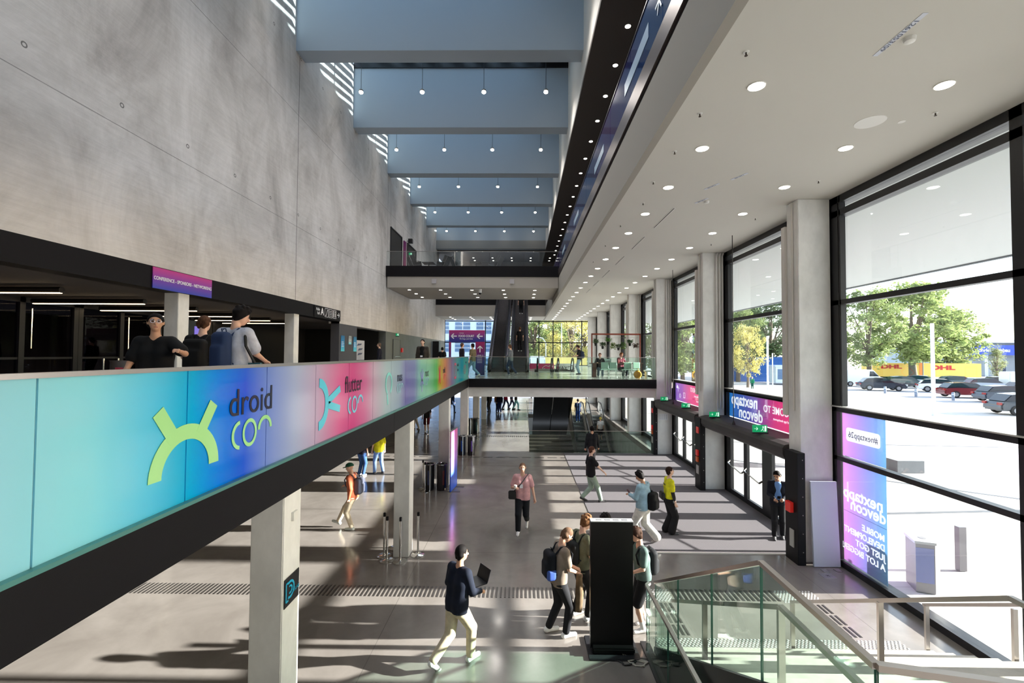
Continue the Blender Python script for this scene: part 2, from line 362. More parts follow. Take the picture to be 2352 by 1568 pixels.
    if not far:
        e = MB()
        for i in (-1, 1):
            q = MB().sphere(hd(i*.032, .083, .014), .0105, 8, 6).build('eye', mat('eye_dark', (45, 32, 28), .2), root, True)
        m_ = MB(); m_.tube([hd(-.022, .088, -.062), hd(0, .094, -.06), hd(.022, .088, -.062)], [.004, .006, .004], 6).build('mouth', mat('lips', (160, 88, 80), .5), root, True)
        b_ = MB(); 
        for i in (-1, 1): b_.tube([hd(i*.018, .088, .036), hd(i*.045, .08, .036)], .0045, 5)
        b_.build('eyebrows', mat('hair_%d_%d_%d' % hair, hair, .7), root, True)
        if glasses:
            g_ = MB()
            for i in (-1, 1):
                g_.tube([hd(i*.034+.024*math.cos(a), .1, .012+.019*math.sin(a)) for a in np.linspace(0, 2*PI, 13)], .0028, 5, False); g_.tube([hd(i*.058, .1, .016), hd(i*.08, 0, .01)], .0028, 5)
            g_.build('glasses', mat('glasses_frame', (190, 200, 220), .25, .7), root, True)
    # hair or cap
    hm = noisy('hairs_%d_%d_%d' % hair, tuple(int(v*.7) for v in hair), tuple(min(255, int(v*1.15)) for v in hair), 60, 3, .7, (1, 1, .3), .5, spec=.12)
    if hairstyle != 'none':
        t = {'short': .010, 'shaved': .005, 'curly': .03, 'thick': .024, 'long': .02}[hairstyle]; h = Field(hc-.26, hc+.2, min(res, .014))
        h.ell(hd(0, -.016, .026), (.078+t, .096+t, .09+t), .006)
        if hairstyle in ('curly', 'thick'):
            rnd = random.Random(int(hc[0]*1e4)+int(loc[0]*77))
            for _ in range(26):
                a = rnd.uniform(0, 2*PI); b = rnd.uniform(-.2, 1.4); r = .1+t*.5; h.ell(hd(r*.85*math.cos(a)*math.cos(b), r*math.sin(a)*math.cos(b)-.02, .03+r*math.sin(b)), (.022,)*3, .01)
        for i_ in (-1, 1): h.cone(hd(i_*.05, -.05, -.02), hd(i_*.035, -.062, -.075), .05, .028, .02)
        h.cut(hd(0, .05, .045), Rh@V3(0, .86, -.5))
        h.cut(hd(0, -.05, -.10), Rh@V3(0, 0, -1))
        if hairstyle == 'long': 
            for i in (-1, 0, 1): h.cone(hd(i*.055, -.06, 0), hd(i*.06, -.07, -.2), .045, .035, .02)
        h.build('hair', hm, root)
    if cap:
        h = Field(hc-.2, hc+.24, min(res, .014)); h.ell(hd(0, -.012, .034), (.1, .118, .1), .004); h.cut(hd(0, 0, .035), Rh@V3(0, .1, -1)); h.build('cap', mat('cap_%d_%d_%d' % cap, cap, .8), root)
        MB().add([hd(x, y, .045-.1*abs(x)) for x, y in ((-.07, .07), (.07, .07), (.062, .15), (.03, .18), (-.03, .18), (-.062, .15))]+[hd(x, y, .035-.1*abs(x)) for x, y in ((-.07, .07), (.07, .07), (.062, .15), (.03, .18), (-.03, .18), (-.062, .15))],
                 [(0, 1, 2, 3, 4, 5), (11, 10, 9, 8, 7, 6)]+[(k, 6+k, 6+(k+1) % 6, (k+1) % 6) for k in range(6)]).build('cap_brim', mat('cap_%d_%d_%d' % cap, cap, .8), root)
    # top
    e = .02+loose; t = Field(lo, hi, res)
    hz = hem+pz-.93-.0
    for i in (-1, 1):
        t.cone(V3(i*.075, 0, hz-.02), pel+V3(i*.072, 0, .05), .1+e, .1+e*.8, .04); t.cone(pel+V3(i*.072, 0, .05), ch+V3(i*.078, 0, 0), .1+e*.8, .104+e*.7, .04); t.cone(ch+V3(i*.078, 0, 0), nk+V3(i*.085, -.005, -.1), .104+e*.7, .09+e*.5, .04)
    t.cut((0, 0, hz), (0, 0, -1))
    for i in (0, 1):
        kn, an, el, wr = J[i]; sg = (-1, 1)[i]; t.cone(nk+V3(sg*.055, -.005, -.052), sh[i], .066, .062+e*.3, .04)
        if sleeve == 'long': t.cone(sh[i], el, .06+e*.5, .048+e*.4, .02); t.cone(el, wr, .047+e*.4, .036+e*.15, .02)
        elif sleeve == 'short': t.cone(sh[i], sh[i]+(el-sh[i])*.72, .06+e*.5, .056+e*.6, .02)
    tm = noisy('fabric_%d_%d_%d' % top, tuple(int(c*.86) for c in top), top, 9, 4, .85, bump=.25, spec=.25)
    t.build('jacket' if top2 else 'hoodie' if hairstyle == 'hood' else 'shirt', tm, root)
    if top2:
        u = Field(V3(-.3, -.1, pz), V3(.3, .4, pz+.7), res)
        for i in (-1, 1): u.cone(ch+V3(i*.02, .035, -.16), nk+V3(i*.015, .03, -.08), .085+e, .07+e, .02)
        u.build('undershirt', mat('under_%d_%d_%d' % top2, top2, .85, spec=.2), root)
    # trousers
    w = Field(lo, hi, res); wl_ = .012+loose*.6+wide*.4
    for i in (-1, 1): w.cone(pel+V3(i*.07, 0, .06), pel+V3(i*.072, 0, -.04), .1+wl_, .104+wl_, .03)
    w.cut((0, 0, pel[2]+.1), (0, 0, 1))
    for i in (0, 1):
        kn, an, el, wr = J[i]
        if shorts: w.cone(hips[i], kn+(hips[i]-kn)*.06, .098+wl_, .082+wl_, .025)
        else: w.cone(hips[i], kn, .094+wl_, .064+wl_, .025); w.cone(kn, an+(kn-an)*.06, .064+wl_, .05+wl_+wide, .02)
    w.build('shorts' if shorts else 'trousers', noisy('cloth_%d_%d_%d' % legs, tuple(int(c*.84) for c in legs), legs, 8, 4, .85, bump=.25, spec=.25), root)
    for i in (0, 1):
        kn, an, el, wr = J[i]; pt = math.radians(feet[i][3]); c_, s_ = math.cos(pt), math.sin(pt)
        q = Field(an-.3, an+.3, min(res, .014)); hl = an+V3(0, -.04*c_, -.045+.04*s_); toe = an+V3(0, .165*c_, -.055-.17*s_)
        q.cone(hl, toe, .042, .036, .015); q.cone(an+V3(0, 0, .0), hl, .04, .04, .02)
        q.cone(hl+(toe-hl)*.45+V3(0, 0, .018), hl, .034, .04, .02)
        q.build('shoe', mat('shoe_%d_%d_%d' % shoes, shoes, .5), root)
        if shorts and sock: MB().tube([an+V3(0, 0, 0), an+(kn-an)*.3], .046, 10).build('sock', mat('sock', sock, .9), root, True)
    root.scale = (s, s, s)
    root['joints'] = 0; del root['joints']
    return root, dict(nk=nk, sh=sh, J=J, pel=pel, ch=ch, s=s, hc=hc, hd=hd)
def attach(root, loc_local):
    """world point of a point given in a person's own frame"""
    return Vector(root.location)+Matrix.Rotation(root.rotation_euler[2], 3, 'Z') @ (Vector(loc_local)*root.scale[0])
def backpack(root, info, label, c=(28, 30, 38), side=0., size=(.15, .085, .23), drop=0., c2=None, one=False, back=-.19):
    """worn on a person's back; a thing of its own with pouch and straps"""
    nk = info['nk']; s = info['s']; o = empty('backpack', root.location, root.rotation_euler[2], label, 'backpack'); o.scale = root.scale
    cz = nk[2]-.3-drop; f = Field(V3(-.35, -.5, cz-.4), V3(.35, .3, cz+.5), .016); cx, cy = side, (nk[1]+info['pel'][1])/2+back
    f.rbox((cx, cy, cz), size, .07, .01); f.rbox((cx, cy-.05, cz-.06), (size[0]*.8, size[1]*.8, size[2]*.6), .05, .02)
    m = mat('pack_%d_%d_%d' % c, c, .8, spec=.3); f.build('bag', m, o)
    st = MB()
    for i in ((-1, 1) if not one else (1,)):
        x = i*.1
        MB().tube([(cx+x*.8, cy+.07, cz+size[2]*.8), (x*1.05, nk[1]-.06, nk[2]-.0), (x*1.2, nk[1]+.06, nk[2]+.005), (x*1.35, nk[1]+.135, nk[2]-.12), (x*1.4, .13+nk[1]*.5, nk[2]-.27), (x*1.6, .0, nk[2]-.4), (cx+x*1.2, cy+.05, cz-size[2]*.6)],
                  .016, 7).build('strap', m, o, True)
    MB().tube([(cx-.03, cy+.05, cz+size[2]-.02), (cx-.03, cy+.03, cz+size[2]+.04), (cx+.03, cy+.03, cz+size[2]+.04), (cx+.03, cy+.05, cz+size[2]-.02)], .008, 6).build('grab_handle', m, o, True)
    if c2:
        g = Field(V3(-.35, -.5, cz-.4), V3(.35, .3, cz+.1), .016); g.rbox((cx+.02, cy-.01, cz-size[2]*.55), (size[0]*.98, size[1]*.98, size[2]*.42), .05, .01); g.build('bottom_pocket', mat('pack_%d_%d_%d' % c2, c2, .7), o)
    return o
def phone(root, p, label, c=(25, 25, 30), tilt=.9, size=(.038, .005, .078), nm='smartphone', cat='phone'):
    w = attach(root, p); o = MB().box(-size[0], size[0], -size[1], size[1], -size[2], size[2]).build(nm, mat('phone_%d_%d_%d' % c, c, .25), bevel=.003)
    o.location = w; o.rotation_euler = (-tilt, 0, root.rotation_euler[2]); return tag(o, label, cat)
# ---------------------------------------------------------------- the building
XW = 7.28; BAY = 5.756; Y0 = 10.87; EW = 50.3; ZC = 8.534
BLACK = mat('black_sheet_metal', (17, 15, 19), .5, spec=.18); FRAME = mat('black_frame_paint', (26, 26, 30), .4)
STEEL = mat('brushed_steel', (190, 184, 180), .3, 1.); CHROME = mat('polished_steel', (220, 218, 215), .14, 1.)
COLM = noisy('column_concrete', (214, 213, 211), (236, 235, 233), 2.2, 8, .7, (1, 1, .6), .1, spec=.3)
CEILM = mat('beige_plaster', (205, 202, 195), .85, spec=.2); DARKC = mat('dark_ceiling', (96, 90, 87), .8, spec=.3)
GL = glassmat('clear_pane', (249, 252, 252)); DGL = glassmat('dark_door_pane', (150, 150, 155), (120, 120, 120), .0, 1.25); GRN = glassmat('green_edge_glass', (236, 248, 243), ior=1.38); GEDGE = mat('glass_edge', (70, 120, 105), .2)
# floor: polished concrete with hairline joints
fm = noisy('polished_concrete_floor', (120, 113, 108), (144, 137, 132), .7, 8, .24, None, 0, spec=.55, rvar=(.10, .22), dist=.4)
def add_joint(m, cx, cy, px, py, w, dark):
    b = m.node_tree.nodes['Principled BSDF']; lk = b.inputs['Base Color'].links[0].from_socket
    sx = N(m, 'ShaderNodeSeparateXYZ'); LK(m, pos(m), sx.inputs[0])
    a = mathn(m, 'LESS_THAN', mathn(m, 'PINGPONG', mathn(m, 'SUBTRACT', sx.outputs[0], cx), px/2), w); c = mathn(m, 'LESS_THAN', mathn(m, 'PINGPONG', mathn(m, 'SUBTRACT', sx.outputs[1], cy), py/2), w)
    mx = N(m, 'ShaderNodeMix', data_type='RGBA'); LK(m, mathn(m, 'MAXIMUM', a, c), mx.inputs[0]); LK(m, lk, mx.inputs[6]); mx.inputs[7].default_value = rgb(dark); LK(m, mx.outputs[2], b.inputs['Base Color'])
add_joint(fm, -2.4, 11.2, 8.6, 8.6, .006, (105, 100, 95))
OPX0, OPX1, OPY0, OPY1 = .35, 6.5, 22.62, 37.0     # opening with the escalators to the basement
f = MB()
f.box(-18, XW+.2, -8, OPY0, -.3, 0); f.box(-18, OPX0, OPY0, OPY1, -.3, 0); f.box(OPX1, XW+.2, OPY0, OPY1, -.3, 0); f.box(-18, XW+.2, OPY1, EW, -.3, 0)
struct('floor', f, fm)
matm = mat('entrance_mat', (96, 92, 95), .95, spec=.1); b = matm.node_tree.nodes['Principled BSDF']
wv = N(matm, 'ShaderNodeTexWave', wave_type='BANDS', bands_direction='X', Scale=14.); LK(matm, pos(matm), wv.inputs[0]); rr = ramp(matm, wv.outputs[1], [(.2, (80, 76, 80)), (.8, (124, 119, 122))]); LK(matm, rr.outputs[0], b.inputs['Base Color'])
tag(MB().box(2.04, XW-.02, 11.32, 22.5, .001, .012).build('entrance_mat', matm), 'grey ribbed entrance mat in front of the glass doors', 'mat')
tag(MB().box(2.04, XW-.02, 11.26, 11.32, .001, .016).build('mat_edge_strip', mat('mat_edge_alu', (215, 208, 200), .5, .2)), 'pale metal strip along the near edge of the entrance mat', 'strip')
# basement pit
pit = MB(); pit.box(OPX0, OPX1, OPY0, OPY1+2, -5.4, -5.2); pit.box(OPX0-.1, OPX0, OPY0, OPY1, -5.2, -.3); pit.box(OPX1, OPX1+.1, OPY0, OPY1, -5.2, -.3); pit.box(OPX0, OPX1, OPY0-.1, OPY0, -5.2, -.3); pit.box(OPX0, OPX1, OPY1+2.2, OPY1+2.3, -5.2, -.3)
struct('wall_basement', pit, noisy('pit_wall', (120, 122, 120), (146, 148, 146), 1.5, 6, .8))
# ground floor rear and left walls
struct('wall_left_ground', MB().box(-18.2, -18, -8, EW, 0, 3.2), noisy('white_wall', (200, 197, 192), (214, 210, 205), 1, 4, .8))
struct('wall_rear', MB().box(-18, XW+.2, -8.3, -8, 0, 19.4), concrete_wall())
# level 1 slabs
CONC2 = noisy('slab_concrete', (212, 209, 205), (230, 227, 223), 1.6, 8, .75, (1, 1, 2), .1, spec=.3)
TERR = noisy('level_one_floor', (150, 146, 141), (172, 168, 162), .9, 7, .22, spec=.5, rvar=(.12, .24))
s1 = MB(); s1.box(-18, -2.7, -8, EW, 3.2, 3.585); s1.box(-2.7, XW, -8, .9, 3.2, 3.585)
HX0, HX1, HY0, HY1 = .95, 3.75, 32.6, 39.2
s1.box(-2.7, XW+.05, 22.45, HY0, 3.2, 3.585); s1.box(-2.7, HX0, HY0, HY1, 3.2, 3.585); s1.box(HX1, XW+.05, HY0, HY1, 3.2, 3.585); s1.box(-2.7, XW+.05, HY1, EW, 3.2, 3.585)
struct('floor_level_one', s1, TERR)
struct('trim_bridge_beam', MB().box(-2.66, 6.52, 22.52, 23.1, 2.71, 3.2), CONC2)
struct('trim_bridge_fascia', MB().box(-2.62, 6.52, 22.37, 22.5, 3.18, 3.6), BLACK)
fa = MB()
for k in range(-1, 3): fa.box(-2.7, -2.65, -8 if k < 0 else 1.87+k*7.62+.005, 1.87+(k+1)*7.62-.005 if k < 2 else 22.42, 3.18, 3.6)
struct('trim_balcony_fascia', fa, BLACK)
struct('trim_glass_channel', MB().box(-2.72, -2.6, -8, 22.42, 3.6, 3.63), mat('channel_green', (84, 140, 136), .35, .3))
# left wall
struct('wall_left', MB().box(-9.1, -8.59, -8, 46.5, 6.80, 19.4).box(-9.1, -8.59, 46.5, EW+.2, 6.2, 10.3).box(-9.1, -8.59, 21.3, 46.5, 6.2, 6.8), concrete_wall())
struct('trim_black_band', MB().box(-9.0, -8.57, -8, 21.3, 6.287, 6.80), BLACK)
GREYP = noisy('grey_panel', (96, 98, 96), (106, 108, 105), .8, 3, .5)
struct('wall_left_panel', MB().box(-9.0, -8.6, 21.3, 23.6, 3.6, 6.34), mat('dark_grey_panel', (74, 74, 80), .5))
struct('wall_left_cladding', MB().box(-9.0, -8.6, 28.6, EW, 3.6, 6.21), GREYP)
# foyer behind the balcony
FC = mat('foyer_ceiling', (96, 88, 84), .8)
struct('ceiling_foyer', MB().box(-20, -8.62, -8, 28.6, 6.30, 6.45), FC)
BL2 = mat('foyer_black_wall', (22, 21, 23), .55)
struct('wall_foyer_end', MB().box(-13.6, -9.0, 28.4, 28.6, 3.6, 6.3).box(-13.8, -13.6, 19.2, 28.6, 3.6, 6.3).box(-20.2, -20, -8, 28.6, 3.6, 6.3), BL2)
struct('wall_foyer_back', MB().box(-19.6, -19.4, -2, 19.2, 3.6, 6.3).box(-19.4, -13.8, 19.2, 19.4, 3.6, 6.3), noisy('brown_hall_wall', (86, 66, 56), (98, 76, 64), 1, 4, .7))
# beams over the void and the roof light
BEAMM = mat('roof_beam_paint', (174, 188, 202), .6)
for k in range(-1, 5):
    y = 16.8+5.83*k
    struct('ceiling_beam', MB().box(-8.59, 2.22, y, y+.72, 16.18, 19.2), BEAMM)
struct('ceiling_end_beam', MB().box(-8.59, 2.22, 44.9, 45.4, 15.18, 19.2), BEAMM)
struct('trim_end_beam_ledge', MB().box(-8.59, 2.22, 44.7, 44.9, 15.18, 16.0), mat('ledge_paint', (150, 152, 152), .7))
struct('wall_right_upper', MB().box(2.22, 2.5, -8, EW+.3, 15.18, 19.8), mat('upper_white_wall', (206, 203, 196), .8))
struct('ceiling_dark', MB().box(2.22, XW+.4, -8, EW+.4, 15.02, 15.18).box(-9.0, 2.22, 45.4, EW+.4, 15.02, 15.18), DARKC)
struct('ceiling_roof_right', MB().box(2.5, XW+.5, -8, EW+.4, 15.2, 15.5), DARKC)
for k in range(-4, 5):          # roof light: a frame per bay with slanting sun fins
    y = 16.8+5.83*k+.72; y1 = y+5.11
    w = empty('window_roof_%d' % (k+5), (0, y, 0), kind='structure'); struct('ceiling_sun_stop', MB().box(.8, 2.22, y, y1, 19.62, 19.72), DARKC)  # unseen solid strip, added to keep the sun off the lower left wall
    if k > -1: struct('trim_lighting_track', MB().box(-8.5, 2.2, y+2.72, y+2.84, 19.48, 19.62), FRAME)
    MB().box(-8.59, 2.22, 0, .08, 19.2, 19.6).box(-8.59, 2.22, 5.03, 5.11, 19.2, 19.6).build('frame', FRAME, w)
    fn = MB()
    for j in range(-3, 14):
        x = -8.6+j*1.25; a = Vector((x, .1, 19.75)); b2 = Vector((x-3.9, 5.0, 19.75))
        if a.x > 2.2: 
            t = (a.x-2.2)/3.9; a = a+(b2-a)*t
        if b2.x < -8.55:
            t = (a.x+8.55)/(a.x-b2.x)
            if t <= 0.02: continue
            b2 = a+(b2-a)*t
        if (b2-a).length > .3: fn.bar(a, b2, .66, .03)
    fn.build('sun_fin', mat('fin_paint', (190, 196, 200), .6), w)
    MB().box(-8.59, 2.22, 0, 5.11, 19.60, 19.61).build('pane', glassmat('roof_glass', (226, 240, 246)), w)
# right side: level 2 slab over the entrance aisle
struct('ceiling', MB().box(2.36, XW+.45, -8, EW, ZC, ZC+.15).box(-8.59, 2.22, 44.9, EW, ZC, ZC+.15), CEILM)
struct('trim_level_two_face', MB().box(2.22, 2.36, -8, EW, ZC, 9.60), mat('grey_beige_plaster', (160, 155, 147), .85, spec=.2))
struct('trim_level_two_gap', MB().box(2.26, 2.36, -8, 44.9, 9.60, 9.72), FRAME)
struct('trim_level_two_band', MB().box(2.20, 2.30, -8, 44.9, 9.72, 10.12), mat('bronze_metal', (112, 102, 98), .3, .8))
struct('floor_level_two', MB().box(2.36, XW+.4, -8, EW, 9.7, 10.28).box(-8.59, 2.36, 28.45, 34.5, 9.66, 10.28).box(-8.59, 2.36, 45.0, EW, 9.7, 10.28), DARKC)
struct('trim_bridge_two_band', MB().box(-8.59, 2.22, 28.38, 28.45, 9.63, 10.3), BLACK)
struct('ceiling_bridge_two', MB().box(-8.5, 2.2, 28.42, 34.5, 8.94, 9.64), mat('bridge_plaster', (172, 166, 158), .85, spec=.2))
struct('trim_slab_two_band', MB().box(-8.59, 2.22, 44.86, 44.93, 9.63, 10.3), BLACK)
struct('trim_slab_two_face', MB().box(-8.59, 2.22, 44.86, 44.95, ZC, 9.63), mat('bridge_plaster', (216, 210, 201)))
# right concrete columns and left columns
for k in range(-2, 7):
    y = Y0+k*BAY; struct('column', MB().box(6.526, XW, y, y+.46, 0, ZC), COLM, bevel=.012)
for k in range(-2, 7):
    y = 5.13+k*BAY
    if k < 6: struct('column_balcony', MB().box(-3.03, -2.66, y, y+.4, 0, 3.2), COLM, bevel=.01)
for k in range(-1, 3): struct('column_foyer', MB().box(-8.98, -8.62, 11.3+k*5.8, 11.68+k*5.8, 3.585, 6.3), COLM, bevel=.01)
for k in (-1, 0, 1, 2, 3, 4): struct('column_left_hall', MB().box(-9.0, -8.6, 5.13+k*BAY*1.0, 5.53+k*BAY*1.0, 0, 3.2), COLM)
# left balcony: printed glass balustrade, pane by pane
ST = [(-8, (178, 236, 252)), (2.2, (172, 234, 252)), (2.76, (158, 240, 255)), (3.2, (108, 222, 255)), (3.6, (0, 196, 246)), (3.95, (0, 148, 255)), (4.33, (0, 98, 244)), (4.71, (128, 158, 238)), (5.34, (190, 202, 236)), (5.85, (212, 190, 222)), (6.62, (236, 120, 180)), (7.13, (226, 84, 158)),
      (7.7, (224, 130, 184)), (8.2, (214, 190, 216)), (8.9, (192, 214, 224)), (9.8, (175, 196, 220)), (10.4, (138, 136, 206)), (11.2, (140, 150, 210)), (11.9, (150, 215, 205)), (13.0, (150, 220, 190)), (14.1, (104, 206, 112)), (14.8, (214, 196, 84)), (15.7, (232, 160, 120)), (17.2, (160, 148, 200)), (18.5, (110, 196, 206)), (20, (0, 178, 212)), (21.2, (96, 206, 206)), (22.4, (110, 210, 210))]
FILM = gradient('printed_glass_film', 1, -8, 22.4, [((y+8)/30.4, c) for y, c in ST], .12, coat=.15, trans=.26, var=.0); FILM.node_tree.nodes['Principled BSDF'].inputs['Specular IOR Level'].default_value = .4
pn = [1.0]
y = 2.47-1.125*9
idx = 0
while y < 22.3:
    y1 = min(y+1.125, 22.38)
    if y1 > -6: tag(MB().box(-2.662, -2.65, y+.006, y1-.006, 3.63, 4.655).build('balustrade_pane', FILM),
        'printed glass balustrade pane of the left balcony, %s' % ('pale turquoise' if y < 2.4 else 'cyan with the green logo arc' if y < 3.5 else 'bright blue with the word droid' if y < 4.6 else 'pale lilac beside the blue pane' if y < 5.7 else
          'pink with a cyan logo arc' if y < 6.8 else 'deep pink with letters' if y < 8 else 'pale blue beside the deep pink pane' if y < 9 else 'pale with the letters mas' if y < 10.2 else 'violet blue beside the letters mas' if y < 11.3 else
          'pale green with the letters react' if y < 13.2 else 'bright green to yellow' if y < 14.4 else 'yellow orange with the red cross logo' if y < 16 else 'lilac after the red logo' if y < 17.5 else 'turquoise with a red rectangle logo' if y < 20 else 'turquoise at the far end'),
        'glass pane', 'printed balustrade panes of the left balcony')
    y = y1
tag(MB().box(-2.69, -2.62, -8, 22.38, 4.655, 4.685).build('handrail', STEEL, bevel=.004), 'brushed steel handrail along the printed glass balustrade', 'handrail')
# logos and words printed on the balustrade (flat vinyl on the glass)
LX = -2.646
def vin(name, c): return mat('vinyl_'+name, c, .3, coat=.3)
def arc(cy, cz, r0, r1, a0, a1, n=24, sy=1.):
    o = [(cy+sy*r1*math.cos(math.radians(a0+(a1-a0)*i/n)), cz+r1*math.sin(math.radians(a0+(a1-a0)*i/n))) for i in range(n+1)]
    i_ = [(cy+sy*r0*math.cos(math.radians(a0+(a1-a0)*i/n)), cz+r0*math.sin(math.radians(a0+(a1-a0)*i/n))) for i in range(n, -1, -1)]
    return o, i_
def arcmb(mb, cy, cz, r0, r1, a0, a1, n=24, sy=1., x=LX, t=.003):
    o, i_ = arc(cy, cz, r0, r1, a0, a1, n, sy); i_ = i_[::-1]
    for k in range(n): mb.prism([o[k], o[k+1], i_[k+1], i_[k]], x, x+t)
    return mb
def strip(mb, p, q, w, x=LX, t=.003):
    x += .0008
    p, q = Vector(p), Vector(q); d = (q-p).normalized(); nn = Vector((-d.y, d.x))*w/2
    return mb.prism([tuple(p-nn), tuple(p+nn), tuple(q+nn), tuple(q-nn)], x, x+t)
def logo(lbl): return empty('printed_logo', (0, 0, 0), label=lbl, cat='logo')
lg = logo('large light green arched logo with two antennas on the cyan and blue balustrade')
m_ = MB(); arcmb(m_, 3.6, 3.86, .255, .375, 0, 180, 28, 1.0); strip(m_, (3.30, 4.365), (3.47, 4.13), .115); strip(m_, (3.90, 4.37), (3.74, 4.13), .105); m_.build('arch', vin('light_green', (168, 228, 150)), lg)
RX = (PI/2, 0, PI/2)
def word(s, y, z, size, c, lbl, nm='printed_word', **k):
    o = text(nm, s, (LX+.002, y, z), RX, size, vin('_'.join(map(str, c)), c), None, 'LEFT', .0015, **k); return tag(o, lbl, 'lettering')
word('droid', 4.10, 4.325, .36, (22, 26, 50), 'black word droid on the blue balustrade panes', sx=.93)
def con(y, z, s, c, lbl, w=.17):
    o = logo(lbl); R_ = .135*s; mm = vin('_'.join(map(str, c)), c)
    arcmb(MB(), y+.15*s, z, R_*.74, R_, 95, 265, 16, .95).build('letter', mm, o); arcmb(MB(), y+.30*s, z, R_*.74, R_, 0, 360, 28, .85).build('letter', mm, o); arcmb(MB(), y+.56*s, z, R_*.7, R_*.98, 0, 180, 16, .95).build('letter', mm, o)
con(4.13, 4.03, 1.0, (160, 226, 150), 'light green letters con under the word droid')
lg = logo('cyan sideways arch logo with two feet on the pink balustrade panes')
m_ = MB(); arcmb(m_, 5.93, 4.13, .22, .34, -88, 88, 28, .9); strip(m_, (6.22, 4.15), (6.62, 4.29), .1); strip(m_, (6.22, 4.1), (6.62, 4.0), .1); m_.build('arch', vin('cyan', (88, 204, 232)), lg)
word('flutter', 6.80, 4.315, .36, (40, 20, 50), 'black word flutter on the deep pink balustrade panes', sx=.80)
con(6.9, 4.0, 1.0, (120, 205, 235), 'pale cyan letters con under the word flutter')
word('mas', 9.64, 4.30, .3, (40, 40, 70), 'dark word mas on the pale balustrade panes', sx=.9)
lg = logo('pale aqua ring shaped logo before the word mas'); m_ = MB(); arcmb(m_, 9.05, 4.2, .17, .23, -60, 240, 28, 1.); strip(m_, (8.95, 4.0), (9.0, 3.8), .07); m_.build('ring', vin('aqua', (130, 218, 216)), lg)
con(9.62, 4.06, .75, (150, 210, 220), 'faint blue letters con under the word mas')
word('react', 12.4, 4.27, .3, (40, 70, 60), 'dark word react on the pale green balustrade panes', sx=.8)
lg = logo('lilac branching logo before the word react'); m_ = MB(); strip(m_, (12.05, 3.8), (12.05, 4.4), .07); strip(m_, (11.85, 4.32), (12.05, 4.08), .07); strip(m_, (12.25, 4.32), (12.05, 4.08), .07); strip(m_, (11.85, 3.98), (12.05, 4.12), .06); strip(m_, (12.25, 3.98), (12.05, 4.12), .06); m_.build('branches', vin('lilac', (140, 150, 215)), lg)
con(12.4, 4.04, .8, (150, 190, 220), 'faint letters con under the word react')
lg = logo('red crossed strokes logo on the yellow orange balustrade panes'); m_ = MB(); arcmb(m_, 14.2, 4.13, .32, .42, -45, 45, 12, 1); arcmb(m_, 15.05, 4.13, .32, .42, 135, 225, 12, 1); m_.build('strokes', vin('red', (214, 50, 56)), lg)
word('swift', 15.2, 4.25, .3, (60, 20, 40), 'dark word swift on the orange balustrade panes', sx=.85)
con(15.3, 4.03, .8, (226, 70, 70), 'red letters con under the word swift')
lg = logo('thin red rectangle outline logo on the turquoise balustrade panes'); m_ = MB(); strip(m_, (17.8, 3.85), (17.8, 4.4), .05); strip(m_, (18.25, 3.85), (18.25, 4.4), .05); strip(m_, (17.78, 4.4), (18.27, 4.4), .09); strip(m_, (17.78, 3.87), (18.27, 3.87), .09); m_.build('outline', vin('crimson', (206, 60, 110)), lg)
word('mobile', 18.5, 4.36, .2, (30, 80, 110), 'small dark word mobile on the turquoise balustrade', sx=.8); word('dev con', 18.5, 4.16, .2, (30, 80, 110), 'small dark words dev con under the word mobile', sx=.7)
lg = logo('small red angle bracket logo at the far end of the balustrade'); m_ = MB()
for a, b2 in (((20.6, 4.1), (20.85, 4.3)), ((20.6, 4.1), (20.85, 3.9))): strip(m_, a, b2, .05)
m_.build('left_bracket', vin('rose', (214, 90, 110)), lg); m_ = MB()
for a, b2 in (((21.3, 4.1), (21.05, 4.3)), ((21.3, 4.1), (21.05, 3.9))): strip(m_, a, b2, .05)
m_.build('right_bracket', vin('rose', (214, 90, 110)), lg)
word('devops', 21.2, 4.42, .17, (30, 80, 110), 'tiny dark word devops at the far end of the balustrade', sx=.8)
# bridge railing (clear glass) and other clear railings
def railing(p, q, z, h, lbl, n, mt=None, rail=.02, cat='railing', posts=False):
    p, q = Vector((p[0], p[1], z)), Vector((q[0], q[1], z)); o = empty('glass_railing', p, label=lbl, cat=cat); L = (q-p); d = L/n
    for i in range(n):
        a = d*i+L.normalized()*.01; b2 = d*(i+1)-L.normalized()*.01; nn = Vector((-L.y, L.x, 0)).normalized()*.008
        vs = [a-nn, b2-nn, b2+nn, a+nn]; MB().add([tuple(v+Vector((0, 0, .01))) for v in vs]+[tuple(v+Vector((0, 0, h-.02))) for v in vs], [(0, 1, 2, 3), (7, 6, 5, 4), (0, 4, 5, 1), (1, 5, 6, 2), (2, 6, 7, 3), (3, 7, 4, 0)]).build('pane', mt or GRN, o)
    MB().bar((0, 0, h-.01), L+Vector((0, 0, h-.01)), .035, rail).build('top_rail', STEEL, o)
    return o
railing((-2.6, 22.43), (6.5, 22.43), 3.6, 1.09, 'clear glass railing with steel rail across the level one bridge', 6)
railing((-8.55, 28.42), (2.2, 28.42), 10.3, .93, 'clear glass railing of the upper bridge by the lounge chairs', 5, GL)
